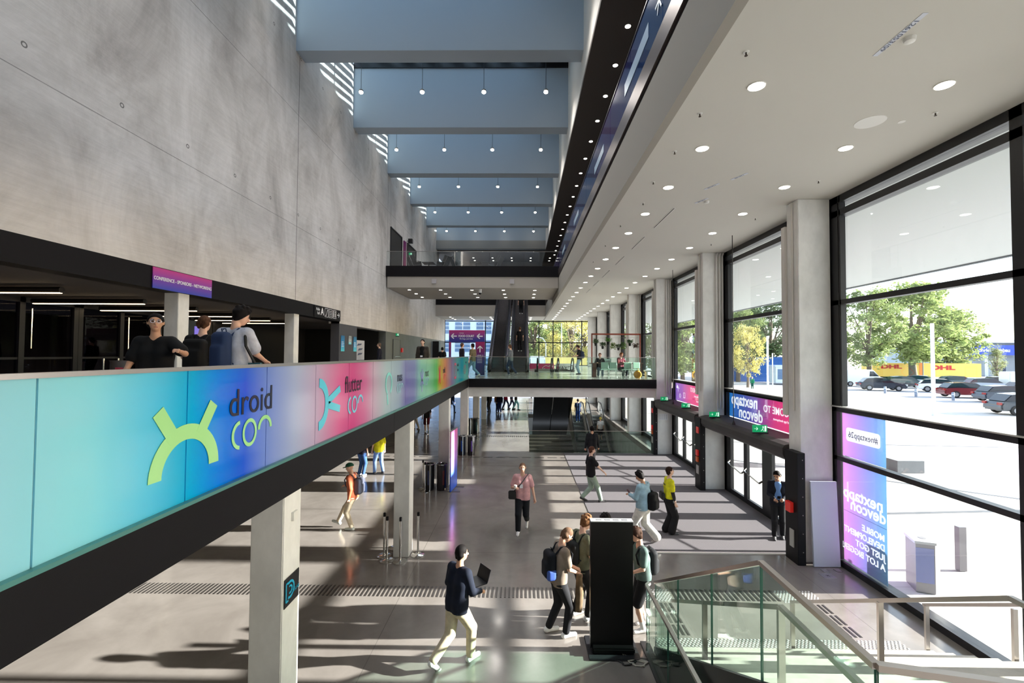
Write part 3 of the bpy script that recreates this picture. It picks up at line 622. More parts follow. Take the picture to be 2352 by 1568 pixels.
# upper right balcony: printed glass
UP = gradient('upper_print', 1, 4, 45, [(0, (24, 60, 110)), (.1, (30, 70, 130)), (.2, (90, 40, 110)), (.28, (28, 60, 120)), (.4, (70, 44, 120)), (.5, (24, 60, 120)), (.65, (84, 44, 124)), (.8, (26, 60, 124)), (1, (40, 50, 120))], .1, coat=.5, trans=.35)
k = 0
for yy in np.arange(-6, 44.5, 2.2):
    if yy > 2: tag(MB().box(2.215, 2.227, yy+.01, min(yy+2.19, 44.9), 10.12, 11.15).build('upper_balustrade_pane', UP), 'dark blue and purple printed glass pane of the upper right balcony', 'glass pane', 'printed panes of the upper right balcony')
tag(MB().box(2.2, 2.25, -8, 44.9, 11.15, 11.18).build('upper_handrail', mat('dark_rail', (60, 56, 56), .3, .7)), 'thin dark handrail of the upper right balcony', 'handrail')
lg = logo('pale rounded label printed on the upper right balcony glass'); MB().box(2.205, 2.213, 8.0, 9.9, 10.45, 10.72).build('label', vin('pale_blue', (170, 196, 220)), lg)
lg = logo('pale blue star shaped mark printed on the upper right balcony glass'); m_ = MB()
for a in (0, 60, 120): strip(m_, (7.35-.22*math.cos(math.radians(a)), 10.62-.22*math.sin(math.radians(a))), (7.35+.22*math.cos(math.radians(a)), 10.62+.22*math.sin(math.radians(a))), .04, 2.2, .008)
m_.build('star', vin('pale_blue', (170, 196, 220)), lg)
for yy in (12.5, 18.2, 24, 30): lg = logo('small pale mark on the far upper right balcony glass'); lg['group'] = 'pale marks on the upper balcony'; MB().box(2.205, 2.213, yy, yy+1.6, 10.4, 10.62).build('label', vin('pale_blue', (170, 196, 220)), lg)
# ---------------------------------------------------------------- facade, bay by bay
XF = XW+.03
def bay(n, k, ground, upper=True):
    """glazing between column k-1 and column k (its front face at Y0+k*BAY)"""
    y1 = Y0+k*BAY+.0; y0 = y1-BAY; o = empty('window_%d' % n, (XF, y0, 0), kind='structure'); fr = MB(); L = BAY
    def hb(z0, z1, d=.16, a=0, b_=L): fr.box(0, d, a, b_, z0, z1)
    hb(8.36, 8.53, .3); hb(8.05, 8.16, .22); hb(8.16, 8.2, .06); hb(5.99, 6.1); hb(3.52, 3.63, .2)
    zb = 3.63 if ground == 'upper' else 0
    for (a, b_) in ((L-.22, L), (L-.30, L-.25), (L-4.16, L-3.98), (0, .46)): fr.box(0, .18 if b_ != L-.25 else .1, a, b_, max(zb, 3.6), 8.53)
    if ground in ('panes',):
        hb(2.40, 2.5); hb(0, .13, .25); fr.box(0, .14, L-.1, L, 0, 3.6); fr.box(0, .14, L-4.16, L-4.0, 0, 3.6); fr.box(0, .14, 0, .46, 0, 3.6)
    if ground == 'doors': hb(2.17, 2.62, .14); hb(3.5, 3.55); fr.box(0, .16, 0, .46, 0, 3.6); fr.box(0, .12, L-.1, L, 0, 3.6)
    if ground == 'low': hb(0, .2, .25); hb(3.0, 3.2, .2); fr.box(0, .2, L-.35, L, 0, 3.2); fr.box(0, .2, 0, .46, 0, 3.2)
    fr.build('window_frame', FRAME, o)
    MB().box(-.06, .2, 0, L, 3.63, 3.655).build('window_sill', mat('sill_alu', (196, 196, 192), .4, .3), o)
    for (z0, z1) in ((6.1, 8.05), (8.2, 8.36), (3.66, 5.99)): MB().box(.08, .09, .1, L-.2, z0, z1).build('pane', GL, o)
    if ground == 'panes':
        for (z0, z1) in ((2.5, 3.52), (.13, 2.4)): MB().box(.08, .09, .05, L-.1, z0, z1).build('pane', GL, o)
    if ground == 'doors': MB().box(.08, .09, .05, L-.1, 2.62, 3.5).build('pane', GL, o)
    if ground == 'low': MB().box(.08, .09, .46, L-.35, .2, 3.0).build('pane', GL, o)
    return o
modes = {-2: 'panes', -1: 'panes', 0: 'panes', 1: 'doors', 2: 'doors', 3: 'low', 4: 'low', 5: 'low', 6: 'low', 7: 'low'}
for i, (k, g) in enumerate(modes.items()): bay(i+1, k, g)
# canopy over the forecourt
cp = MB().box(XF+.3, 17.2, -8, EW+2, 8.42, 8.9)
struct('ceiling_canopy', cp, mat('canopy_white', (184, 189, 188), .8))
struct('trim_canopy_edge', MB().box(17.2, 17.35, -8, EW+2, 8.36, 9.1), mat('canopy_edge', (96, 104, 108), .5))
# end window
o = empty('window_end', (0, EW, 0), kind='structure'); fr = MB()
for x in (-8.6, -4.1, -1.2, 1.8, 3.35, 6.5): fr.box(x-.05, x+.05, 0, .15, 3.6, ZC)
for z in (3.6, 6.1, 8.44): fr.box(-8.6, 7.3, 0, .15, z-.05, z+.06)
fr.build('window_frame', FRAME, o); MB().box(-8.6, 7.3, .07, .08, 3.6, 8.5).build('pane', GL, o)
o = empty('window_end_ground', (0, EW, 0), kind='structure'); fr = MB()
for x in np.arange(-17, 7.4, 3): fr.box(x-.06, x+.06, 0, .15, 0, 3.2)
fr.build('window_frame', FRAME, o); MB().box(-17, 7.3, .07, .08, 0, 3.2).build('pane', GL, o)
struct('wall_end_ground', MB().box(-18, -12, EW, EW+.2, 0, 3.2), CEILM)
struct('wall_end_upper', MB().box(-9, XW+.4, EW, EW+.3, 9.7, 15.2), DARKC); struct('wall_end_hidden', MB().box(-20, -8.9, EW, EW+.2, 3.2, 6.5), BL2)
# level two: outer wall above the entrance aisle
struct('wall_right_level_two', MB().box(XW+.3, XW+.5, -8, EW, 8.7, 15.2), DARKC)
# ---------------------------------------------------------------- doors, canopies over them, banners
WHT = mat('white_print', (240, 240, 245), .5); EXG = mat('exit_green', (0, 150, 95), .4, emit=(0, 170, 105), es=.35); EXW = mat('exit_white', (235, 255, 245), .4, emit=(235, 255, 245), es=.5)
PLA = 1
def door_set(n, k):
    y1 = Y0+k*BAY; y0 = y1-BAY+.46; 
    names = [('outer', y1-.3, y1-1.46), ('outer', y1-1.46, y1-2.62), ('inner', y1-2.95, y1-4.1), ('inner', y1-4.1, y1-5.25)]
    for i, (nm, a, b) in enumerate(names):
        o = empty('door_%d' % (n*4+i+1), (XF, b, 0), kind='structure'); L = a-b; fr = MB()
        fr.box(0, .09, 0, .11, 0, 2.17).box(0, .09, L-.11, L, 0, 2.17).box(0, .09, .11, L-.11, 2.05, 2.17).box(0, .09, .11, L-.11, 0, .16)
        fr.build('door_frame', FRAME, o); MB().box(.04, .05, .11, L-.11, .16, 2.05).build('pane', GL, o)
        MB().bar((-.1, .1, .92), (-.1, L-.1, 1.06), .03).bar((-.1, L-.1, 1.06), (0, L-.08, 1.14), .04).bar((-.1, .1, .92), (0, .1, .98), .04).build('panic_bar', CHROME, o)
    struct('trim_door_post', MB().box(0, .16, 0, .33, 0, 2.17), FRAME, loc=(XF, y1-2.95, 0)); struct('trim_door_post', MB().box(0, .16, 0, .3, 0, 2.17), FRAME, loc=(XF, y1-.3, 0))
    # rounded air curtain box over the doors
    r = [(6.42, 2.30), (6.37, 2.40), (6.37, 2.55), (6.42, 2.62), (6.6, 2.66), (XF, 2.66), (XF, 2.2), (6.6, 2.2)]
    o = empty('air_curtain', (0, y0, 0), label='long black rounded air curtain box over the %s glass doors' % ('nearer' if k == 1 else 'farther'), cat='air curtain')
    MB().prism(r, 0, y1-y0-.02, 'y').build('casing', noisy('brown_black_casing', (52, 46, 48), (60, 54, 55), 2, 3, .6), o)
    return y0, y1
door_set(0, 1); door_set(1, 2)
def exit_sign(p, lbl, rz=0, s=1., hang=True):
    o = empty('exit_sign', p, rz, lbl, 'exit sign', 'green exit signs'); MB().box(-.17*s, .17*s, -.02, .02, 0, .17*s).build('lit_box', EXG, o)
    q = MB(); q.sphere((.07*s, -.024, .125*s), .016*s, 8, 5, (1, .3, 1)); q.bar((.07*s, -.024, .11*s), (.055*s, -.024, .07*s), .03*s, .004); q.bar((.055*s, -.024, .07*s), (.09*s, -.024, .02*s), .016*s, .004); q.bar((.055*s, -.024, .07*s), (.02*s, -.024, .03*s), .016*s, .004)
    q.box(.105*s, .145*s, -.024, -.021, .02*s, .15*s); q.build('running_figure', EXW, o)
    MB().bar((-.14*s, -.024, .085*s), (-.06*s, -.024, .085*s), .02*s, .004).bar((-.06*s, -.024, .085*s), (-.09*s, -.024, .12*s), .018*s, .004).bar((-.06*s, -.024, .085*s), (-.09*s, -.024, .05*s), .018*s, .004).build('arrow', EXW, o)
    MB().box(-.19*s, .19*s, -.04, .04, -.04, 0).build('bracket', FRAME, o); return o
exit_sign((6.55, 12.75, 2.70), 'green exit sign on the nearer air curtain, close to the near column', s=1.15); exit_sign((6.6, 15.85, 2.70), 'green exit sign at the far end of the nearer air curtain')
exit_sign((6.6, 18.6, 2.70), 'green exit sign on the farther air curtain, nearer end'); exit_sign((6.6, 21.4, 2.70), 'green exit sign at the far end of the farther air curtain')
exit_sign((-8.56, 30.9, 6.0), 'green exit sign over the grey service door on level one', PI/2*0, 1.0)
exit_sign((-8.5, 34.0, 12.2), 'tiny green exit sign over the upper doorway', 0, 1.)
# banners on the glass: printed for the street, read backwards from inside
def banner(y0, y1, z0, z1, stops, lbl, axis=1, x=XF+.11):
    o = empty('window_banner', (x, y0, z0), label=lbl, cat='banner')
    m = gradient('banner_%d_%d' % (int(y0*10), int(z0*10)), axis, 0, (y1-y0) if axis == 1 else (z1-z0), stops, .5, trans=.34, var=.0)
    MB().box(0, .004, 0, y1-y0, 0, z1-z0).build('film', m, o); return o
RB = (PI/2, 0, PI/2)   # faces +X, so mirrored from inside
WB = mat('white_print_glow', (250, 250, 255), .5, emit=(250, 250, 255), es=.62)   # own glow put in for sunlight through the white print
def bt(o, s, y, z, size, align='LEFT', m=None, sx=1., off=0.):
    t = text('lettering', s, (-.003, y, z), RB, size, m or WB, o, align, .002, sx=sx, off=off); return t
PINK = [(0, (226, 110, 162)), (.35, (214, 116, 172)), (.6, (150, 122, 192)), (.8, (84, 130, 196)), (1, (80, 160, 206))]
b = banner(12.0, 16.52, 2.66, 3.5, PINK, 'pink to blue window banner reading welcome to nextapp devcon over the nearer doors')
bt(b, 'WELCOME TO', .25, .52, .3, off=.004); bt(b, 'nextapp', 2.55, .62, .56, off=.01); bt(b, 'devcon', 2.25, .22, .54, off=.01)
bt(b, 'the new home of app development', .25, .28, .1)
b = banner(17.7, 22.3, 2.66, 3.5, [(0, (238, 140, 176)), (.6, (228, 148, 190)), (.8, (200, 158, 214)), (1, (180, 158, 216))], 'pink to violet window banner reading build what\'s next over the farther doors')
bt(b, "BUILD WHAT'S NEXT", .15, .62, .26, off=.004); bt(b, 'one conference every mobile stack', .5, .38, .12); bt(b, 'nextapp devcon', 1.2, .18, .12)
q = MB()
for (a, c2) in (((3.3, .2), (3.5, .2)), ((3.3, .42), (3.5, .42)), ((3.3, .2), (3.3, .42)), ((3.5, .2), (3.5, .42)), ((4.05, .55), (4.3, .7)), ((4.3, .7), (4.2, .42)), ((4.25, .6), (4.45, .62))): strip(q, a, c2, .03, -.006, .004)
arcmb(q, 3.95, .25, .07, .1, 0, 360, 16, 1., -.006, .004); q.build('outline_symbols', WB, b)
LIL = [(0, (168, 206, 234)), (.35, (180, 188, 230)), (.7, (210, 184, 232)), (1, (228, 190, 232))]
b = banner(9.48, 10.74, 2.52, 3.5, LIL, 'lilac and blue window banner with the white hashtag box')
pr = []; 
for cx, cz, a0 in ((1.07, .60, 0), (.2, .60, 90), (.2, .42, 180), (1.07, .42, 270)): pr += [(cx+.06*math.cos(math.radians(a0+t)), cz+.06*math.sin(math.radians(a0+t))) for t in (0, 30, 60, 90)]
MB().prism(pr, -.006, -.002).build('white_box', mat('white_box_glow', (250, 250, 255), .5, emit=(250, 250, 255), es=.7), b)  # box glows by itself, standing in for daylight through white film
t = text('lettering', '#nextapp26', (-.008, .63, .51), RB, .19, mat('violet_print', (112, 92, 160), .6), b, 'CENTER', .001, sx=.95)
b = banner(9.48, 10.74, .15, 2.38, LIL, 'tall lilac and blue window banner announcing mobile development')
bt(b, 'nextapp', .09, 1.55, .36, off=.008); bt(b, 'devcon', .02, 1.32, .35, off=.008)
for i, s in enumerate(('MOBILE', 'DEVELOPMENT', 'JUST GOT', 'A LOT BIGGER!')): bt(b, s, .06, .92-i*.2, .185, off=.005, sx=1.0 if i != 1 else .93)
MB().box(-.004, .0, 0, 1.26, 1.13, 1.135).build('seam', mat('seam', (120, 110, 150), .6), b)
# black service boxes beside the columns, with fire equipment
RED = mat('alarm_red', (196, 36, 30), .4, emit=(196, 36, 30), es=.15)
for k, lb in ((0, 'nearest'), (1, 'second'), (2, 'third')):
    y = Y0+k*BAY
    o = empty('service_box', (6.34, y-.18, 0), label='tall narrow black service box on the %s window column' % lb, cat='service box')
    MB().box(0, .185, 0, .5, 0, 2.56).build('casing', BLACK, o, bevel=.006)
    q = MB()
    for z in np.arange(.3, 2.5, .42): q.sphere((.12, -.003, z), .012, 8, 5)
    q.build('bolts', STEEL, o)
    if k:
        MB().box(-.02, 0, .12, .34, 2.0, 2.22).build('fire_sign', RED, o); MB().box(-.05, 0, .14, .32, 1.2, 1.4).build('alarm_button', RED, o); MB().box(-.05, 0, .14, .32, .98, 1.16).build('lower_alarm_button', mat('alarm_orange', (214, 96, 40), .4), o)
        MB().box(-.02, 0, .12, .34, .55, .85).build('key_box', mat('key_box_grey', (170, 168, 164), .5), o)
    else:
        MB().box(-.08, 0, .16, .36, 1.15, 1.38).build('alarm_button', RED, o); MB().box(-.02, 0, .14, .3, .35, .75).build('key_box', mat('key_box_grey', (170, 168, 164), .5), o)
    tag(o)
o = tag(MB().box(6.66, 7.26, 0, .05, 0, 1.9).build('white_board', mat('white_board', (206, 212, 226), .6), bevel=.004), 'tall plain white board leaning on the nearest window column', 'board'); o.location = (0, 10.62, .01); o.rotation_euler = (-.055, 0, 0)
for i, (x, yy) in enumerate(((6.82, 10.5), (7.12, 10.52))): tag(MB().box(x-.09, x+.03, yy-.12, yy+.02, .001, .01).build('metal_foot_plate', STEEL), 'small flat steel foot under the %s side of the white board' % ('left', 'right')[i], 'plate')
o = empty('floor_hatch', (6.7, 10.22, 0), label='small square steel floor hatch in front of the white board', cat='floor hatch'); MB().box(-.14, .14, -.11, .11, .001, .006).build('cover', STEEL, o); MB().bar((-.03, -.03, .008), (.03, .03, .008), .01, .003).bar((-.03, .03, .008), (.03, -.03, .008), .01, .003).build('cross_mark', FRAME, o)
o = empty('notice_sheet', (6.62, Y0+2*BAY-.012, 1.66), label='white printed notice taped to the third window column', cat='notice'); MB().box(0, .44, 0, .01, 0, .3).build('sheet', mat('paper', (228, 230, 236), .7), o)
q = MB(); 
for i in range(7):
    for j in range(4): q.box(.04+.1*j, .1+.1*j, -.002, 0, .04+i*.034, .052+i*.034)
q.build('printed_lines', mat('print_grey', (150, 152, 158), .7), o)
# vertical service pipes beside the upper columns
PIPE = mat('pale_pipe', (214, 210, 206), .45)
for k in (0, 1, 2, 3):
    y = Y0+k*BAY
    if k:
        for j, x in enumerate((7.0, 7.11, 7.22)): tag(MB().tube([(x, y-.06, 2.9 if j else 2.75), (x, y-.06, 8.4), (x+.04, y-.06, 8.5)], .028, 10).build('service_pipe', PIPE, None, True), 'pale vertical pipe on the front of a window column', 'pipe', 'pale vertical pipes on the window columns')
    lb = ('nearest', 'second', 'third', 'fourth')[k]
    tag(MB().box(6.47, 6.55, y+.46, y+.62, 3.35, 8.0).build('cable_duct', PIPE, bevel=.01), 'long pale cable duct behind the %s window column' % lb, 'cable duct')
    tag(MB().tube([(6.50, y+.2, 3.5), (6.50, y+.2, 8.5)], .022, 8).build('hall_side_pipe', PIPE, None, True), 'thin pale pipe on the hall side of the %s window column' % lb, 'pipe')
for i, (x, y) in enumerate(((6.5, 14.2), (6.55, 20.0))): tag(MB().tube([(x, y, 2.72), (x, y, ZC)], .012, 6).lathe([(.05, 0), (.05, .04), (.02, .12)], 10, (x, y, 2.68)).build('hanging_cable', FRAME), 'thin black cable hanging from the ceiling in front of the %s doors' % ('nearer', 'farther')[i], 'cable')
# ---------------------------------------------------------------- lamps
LAMP = mat('lamp_disc', (255, 250, 240), .5, emit=(255, 246, 232), es=9); TRIM = mat('lamp_trim', (235, 233, 228), .5)
def downlight(nm, lbl, grp, r=.1):
    o = empty(nm, (0, 0, 0), label=lbl, cat='ceiling light', group=grp)
    MB().lathe([(r*1.12, -.012), (r*1.12, 0)], 24).build('trim_ring', TRIM, o); MB().lathe([(r, -.016), (r, -.011)], 24).build('lit_disc', LAMP, o); return o
def row(nm, lbl, grp, pts, r=.1):
    p = None
    for q in pts:
        if p is None: p = downlight(nm, lbl, grp, r); p.location = q
        else: dup(p, q)
row('ceiling_downlight', 'round white downlight in the beige ceiling row nearer the hall', 'hall side row of beige ceiling downlights', [(3.22, 6.27+1.917*i, ZC) for i in range(-2, 23)], .105)
row('ceiling_downlight', 'round white downlight in the beige ceiling row nearer the windows', 'window side row of beige ceiling downlights', [(5.77, 6.25+1.917*i, ZC) for i in range(-2, 23)], .105)
row('ceiling_downlight', 'small round downlight in the dark strip of ceiling beside the roof beams', 'downlights of the dark ceiling strip', [(3.22, 13.98+1.922*i-3.844, 15.02) for i in range(0, 20)], .085)
row('ceiling_downlight', 'round downlight in the soffit of the upper bridge', 'downlights under the upper bridge', [(-7.35+2.03*i, y, 8.94) for y in (29.4, 31.3, 33.2) for i in range(5)], .1)
row('ceiling_downlight', 'round downlight in the low soffit before the end window', 'downlights before the end window', [(-7.3+2.03*i, y, ZC) for y in (45.9, 47.5, 49.2) for i in range(5)], .1)
row('ceiling_downlight', 'small round downlight in the dark ceiling beyond the upper bridge', 'downlights of the far dark ceiling', [(-6.6+2.55*i, 45.2, 15.02) for i in range(4)]+[(-7.3+2.03*i, y, 15.02) for y in (48.2, 49.6) for i in range(6)], .085)
p = None; PGL = mat('pendant_glow', (255, 244, 225), .5, emit=(255, 236, 210), es=34)
for k in range(-2, 5):
    y = 16.8+5.83*k+3.5; spots = k < 4
    for j, x in enumerate((-7.38, -4.6, -1.81, .99)):
        if p is None:
            p = empty('pendant_lamp', (x, y, 16.62), label='small round pendant lamp hanging between the roof beams', cat='pendant lamp', group='pendant lamps between the roof beams')
            MB().tube([(0, 0, .1), (0, 0, 2.9)], .011, 6).build('cable', FRAME, p); MB().lathe([(.03, .02), (.09, .04), (.1, .1), (.04, .16)], 16).build('housing', mat('pendant_metal', (150, 150, 150), .4, .6), p); MB().sphere((0, 0, 0), .095, 14, 8, (1, 1, .7)).build('lit_lens', PGL, p, True)
        else: dup(p, (x, y, 16.62))
        if j and spots: l = bpy.data.lights.new('pendant_beam', 'SPOT'); l.energy = 190; l.spot_size = 2.45; l.spot_blend = .6; l.color = (1, .95, .9); l.shadow_soft_size = .4; lo_ = bpy.data.objects.new('pendant_beam', l); COL.objects.link(lo_); lo_.location = (x, y, 16.5)
        if j == 0 and spots:   # the lamp next to the wall washes it
            l = bpy.data.lights.new('pendant_beam', 'SPOT'); l.energy = 24; l.spot_size = 2.0; l.spot_blend = .7; l.color = (1, .9, .82); l.shadow_soft_size = .1; lo_ = bpy.data.objects.new('pendant_beam', l); COL.objects.link(lo_); lo_.location = (x, y, 16.5)
for i, y in enumerate((3.8, 5.9, 8.0, 10.05, 12.3, 14.3, 16.5, 18.5, 20.2)):
    if i == 0: lp = empty('linear_lamp', (-13.4, y, 6.12), label='long warm linear lamp under the foyer ceiling', cat='linear lamp', group='linear lamps of the foyer'); MB().tube([(0, 0, .06), (3.1, 0, .06)], .07, 12).build('tube_housing', mat('lamp_black', (30, 26, 24), .4), lp, True); MB().box(.02, 3.08, -.03, .03, -.018, -.004).build('lit_strip', mat('warm_strip', (255, 235, 200), .5, emit=(255, 226, 184), es=6), lp)
    else: dup(lp, (-13.4, y, 6.12))
# small ceiling devices
PW = mat('device_white', (226, 224, 220), .5)
for i, (x, y) in enumerate(((2.73, 5.56), (2.72, 7.0), (2.77, 8.32), (2.8, 9.8), (2.94, 11.17), (2.8, 13.1), (6.3, 6.98), (6.29, 9.73), (6.3, 12.4), (6.3, 15.3), (2.8, 15.5), (2.8, 18.2))):
    if i == 0: sp = empty('sprinkler', (x, y, ZC), label='tiny sprinkler head in the beige ceiling', cat='sprinkler', group='sprinklers of the beige ceiling'); MB().lathe([(.035, -.008), (.04, 0)], 14).build('collar', PW, sp); MB().tube([(0, 0, -.008), (0, 0, -.045)], .01, 8).lathe([(.02, -.05), (.02, -.045)], 10).build('nozzle', mat('dark_brass', (70, 60, 50), .4, .6), sp)
    else: dup(sp, (x, y, ZC))
def detector(x, y, lbl): o = empty('smoke_detector', (x, y, ZC), label=lbl, cat='smoke detector'); MB().lathe([(.03, -.055), (.055, -.045), (.062, -.02)], 20).build('sensor', PW, o, True); MB().lathe([(.062, -.02), (.066, 0)], 20).build('base', PW, o); return o
detector(4.52, 5.32, 'round white smoke detector beside the long number strip'); detector(4.44, 11.04, 'round white smoke detector farther along the beige ceiling')
STK = mat('sticker', (206, 210, 222), .6); INK = mat('sticker_ink', (90, 96, 120), .6)
o = empty('number_strip', (4.36, 5.28, ZC-.002), label='long printed number strip stuck to the beige ceiling', cat='label strip'); MB().box(-.03, .03, -.36, .36, -.003, .0).build('strip', STK, o); text('lettering', '1261053/09', (0, 0, -.005), (PI, 0, PI/2), .075, INK, o, extrude=.001, sx=1.5)
for i, (x, y) in enumerate(((4.3, 11.0), (4.16, 10.06), (4.5, 9.49))): o = empty('number_strip', (x, y, ZC-.002), PI/7, label='small printed number strip %s' % ('next to the farther smoke detector', 'between the ceiling downlight rows', 'nearest the window side, tiny and slanted')[i], cat='label strip'); MB().box(-.03, .03, -.2, .2, -.003, 0).build('strip', STK, o); text('lettering', '126105', (0, 0, -.005), (PI, 0, PI/2), .06, INK, o, extrude=.001, sx=1.3)
tag(MB().lathe([(.21, -.006), (.215, 0)], 32).build('ceiling_access_disc', PW, loc=(5.52, 7.26, ZC)), 'large flat white disc in the beige ceiling', 'access cover'); tag(MB().lathe([(.05, -.005), (.052, 0)], 20).build('ceiling_small_disc', PW, loc=(6.01, 7.25, ZC)), 'small flat white disc next to the large ceiling disc', 'cover')
for i, (a, b) in enumerate(((11.53, 13.37), (14.36, 16.09), (17.23, 18.91), (20.09, 22.03), (23.0, 24.8), (25.9, 27.6))):
    o = empty('ceiling_slot', (3.83, a, ZC), label='narrow linear slot in the beige ceiling', cat='ceiling slot', group='linear slots in the beige ceiling'); MB().box(-.035, .035, 0, b-a, -.006, 0).build('frame', PW, o); MB().box(-.015, .015, .02, b-a-.02, -.008, -.005).build('slit', mat('slit_dark', (90, 86, 82), .7), o)
o = empty('security_camera', (-2.7, 28.75, 8.94), label='dark dome security camera under the upper bridge', cat='camera'); MB().bar((-.35, 0, -.03), (.05, 0, -.03), .05, .04).build('arm', PW, o); MB().lathe([(.06, -.3), (.1, -.24), (.1, -.1), (.12, -.05)], 16).build('housing', PW, o, True); MB().sphere((0, 0, -.3), .085, 12, 8).build('dome', mat('dome_black', (14, 14, 16), .1), o, True)
for i, x in enumerate((-5.55, -.68)): tag(MB().box(x-.14, x+.14, 28.36, 28.42, 9.2, 9.48).build('wall_sensor', mat('sensor_grey', (176, 172, 176), .6)), 'small square pale plate on the %s part of the upper bridge face' % ('left', 'right')[i], 'plate')
# ---------------------------------------------------------------- signs on the left
o = empty('banner_sign', (-8.56, 10.4, 6.29), label='pink to blue sign reading conference sponsors networking on the black band', cat='sign')
MB().box(0, .02, 0, 2.0, 0, .49).build('panel', gradient('conf_sign', 2, 0, .49, [(0, (52, 72, 178)), (.45, (120, 66, 172)), (1, (196, 62, 140))], .5), o)
text('lettering', 'CONFERENCE - SPONSORS - NETWORKING', (.025, 1.0, .24), (PI/2, 0, PI/2), .115, WHT, o, extrude=.002, sx=.86, off=.002)
o = empty('wayfinding_sign', (-8.555, 18.6, 6.3), label='white hall A symbols and arrow on the end of the black band', cat='sign'); MB().box(0, .01, 0, 2.68, .0, .49).build('panel', BLACK, o)
text('lettering', 'Halle', (.013, .33, .34), (PI/2, 0, PI/2), .17, WHT, o, extrude=.002); text('lettering', 'hall', (.013, .38, .18), (PI/2, 0, PI/2), .17, WHT, o, extrude=.002); text('letter', 'A', (.013, .74, .26), (PI/2, 0, PI/2), .42, WHT, o, extrude=.002, off=.01)
q = MB()
for a in (1.0, 1.42, 1.84):
    for (p_, r_) in (((a, .08), (a+.34, .08)), ((a, .44), (a+.34, .44)), ((a, .08), (a, .44)), ((a+.34, .08), (a+.34, .44))): strip(q, p_, r_, .018, .011, .004)
strip(q, (1.05, .14), (1.14, .14), .03, .011, .004); strip(q, (1.13, .14), (1.23, .36), .03, .011, .004); strip(q, (1.22, .37), (1.3, .37), .03, .011, .004)
for i in range(4): strip(q, (1.48, .15+i*.07), (1.7, .15+i*.07), .02, .011, .004)
for a in (1.93, 2.09): strip(q, (a, .13), (a, .32), .055, .011, .004); arcmb(q, a, .37, 0, .035, 0, 360, 10, 1, .011, .004)
strip(q, (2.3, .26), (2.55, .26), .035, .011, .004); strip(q, (2.55, .26), (2.45, .36), .035, .011, .004); strip(q, (2.55, .26), (2.45, .16), .035, .011, .004); q.build('symbols', WHT, o)
for i, (y, z, w, h, c, lb) in enumerate(((21.5, 4.9, .42, .75, (40, 150, 215), 'blue poster on the dark grey panel, nearer one'), (22.45, 5.25, .36, .42, (214, 226, 226), 'small white notice between the two blue posters'), (23.1, 4.9, .42, .75, (50, 160, 220), 'blue poster on the dark grey panel, farther one'))):
    o = empty('poster', (-8.59, y, z), label=lb, cat='poster'); MB().box(0, .01, 0, w, 0, h).build('sheet', gradient('poster_%d' % i, 2, 0, h, [(0, (90, 210, 225)), (.4, c), (1, tuple(int(v*.7) for v in c))], .4), o)
    q = MB(); [q.box(.011, .014, .06, w-.08-.04*(j % 2), h*.3+j*.07, h*.3+.025+j*.07) for j in range(4)]; q.build('printed_lines', WHT if i != 1 else INK, o)
o = empty('floor_plan_board', (-8.75, 23.75, 4.45), label='framed white floor plan board inside the dark doorway on level one', cat='board'); MB().box(0, .03, 0, 1.35, 0, 1.05).build('panel', mat('plan_white', (196, 196, 202), .6), o); q = MB()
for j, (a, z) in enumerate(((.2, .75), (.35, .5), (.3, .25))): q.prism([(a, z), (a+.6, z+.05), (a+.75, z+.14), (a+.15, z+.12)], .032, .036)
q.build('plan_drawing', INK, o)
o = empty('door_14', (-8.6, 30.2, 3.6), kind='structure'); MB().box(0, .03, 0, 1.7, 0, 2.15).build('door_leaf', mat('service_door', (104, 106, 104), .5), o); MB().bar((.09, .15, 1.0), (.09, 1.55, 1.0), .035).build('panic_bar', CHROME, o); MB().box(.03, .04, 0, 1.7, 2.15, 2.17).box(.03, .04, 1.7, 1.72, 0, 2.17).box(.03, .04, -.02, 0, 0, 2.17).build('door_gap', FRAME, o)
tag(MB().box(-8.6, -8.5, 32.2, 32.5, 4.9, 5.2).build('fire_alarm_button', RED), 'red fire alarm button beside the grey service door', 'alarm button')
tag(MB().box(-8.5, -7.9, 43.0, 43.5, 3.6, 6.0).build('info_totem', mat('totem_black', (16, 16, 20), .3), bevel=.01), 'tall black information totem against the cladding by the end window', 'totem')
# dark upper doorways with a red sign between them
for i, y in enumerate((29.3, 33.6)):
    o = struct('door_%d' % (15+i), MB().box(-8.6, -8.56, y, y+2.6, 10.3, 12.95), mat('doorway_dark', (22, 20, 20), .6)); struct('trim_doorway', MB().box(-8.6, -8.52, y-.06, y, 10.3, 13.0).box(-8.6, -8.52, y+2.6, y+2.66, 10.3, 13.0).box(-8.6, -8.52, y-.06, y+2.66, 12.95, 13.02), FRAME)
tag(MB().box(-8.58, -8.5, 32.45, 32.95, 10.9, 12.9).build('narrow_sign', gradient('narrow_sign', 2, 10.9, 12.9, [(0, (150, 40, 90)), (1, (120, 40, 110))], .5)), 'narrow dark pink vertical sign between the upper doorways', 'sign')
o = empty('wall_loudspeaker', (-8.5, 33.2, 12.9), label='small dark loudspeaker above the upper doorways', cat='loudspeaker'); MB().box(.1, .4, -.15, .15, 0, .3).build('box', FRAME, o); MB().bar((0, 0, .15), (.12, 0, .15), .05).build('bracket', FRAME, o)
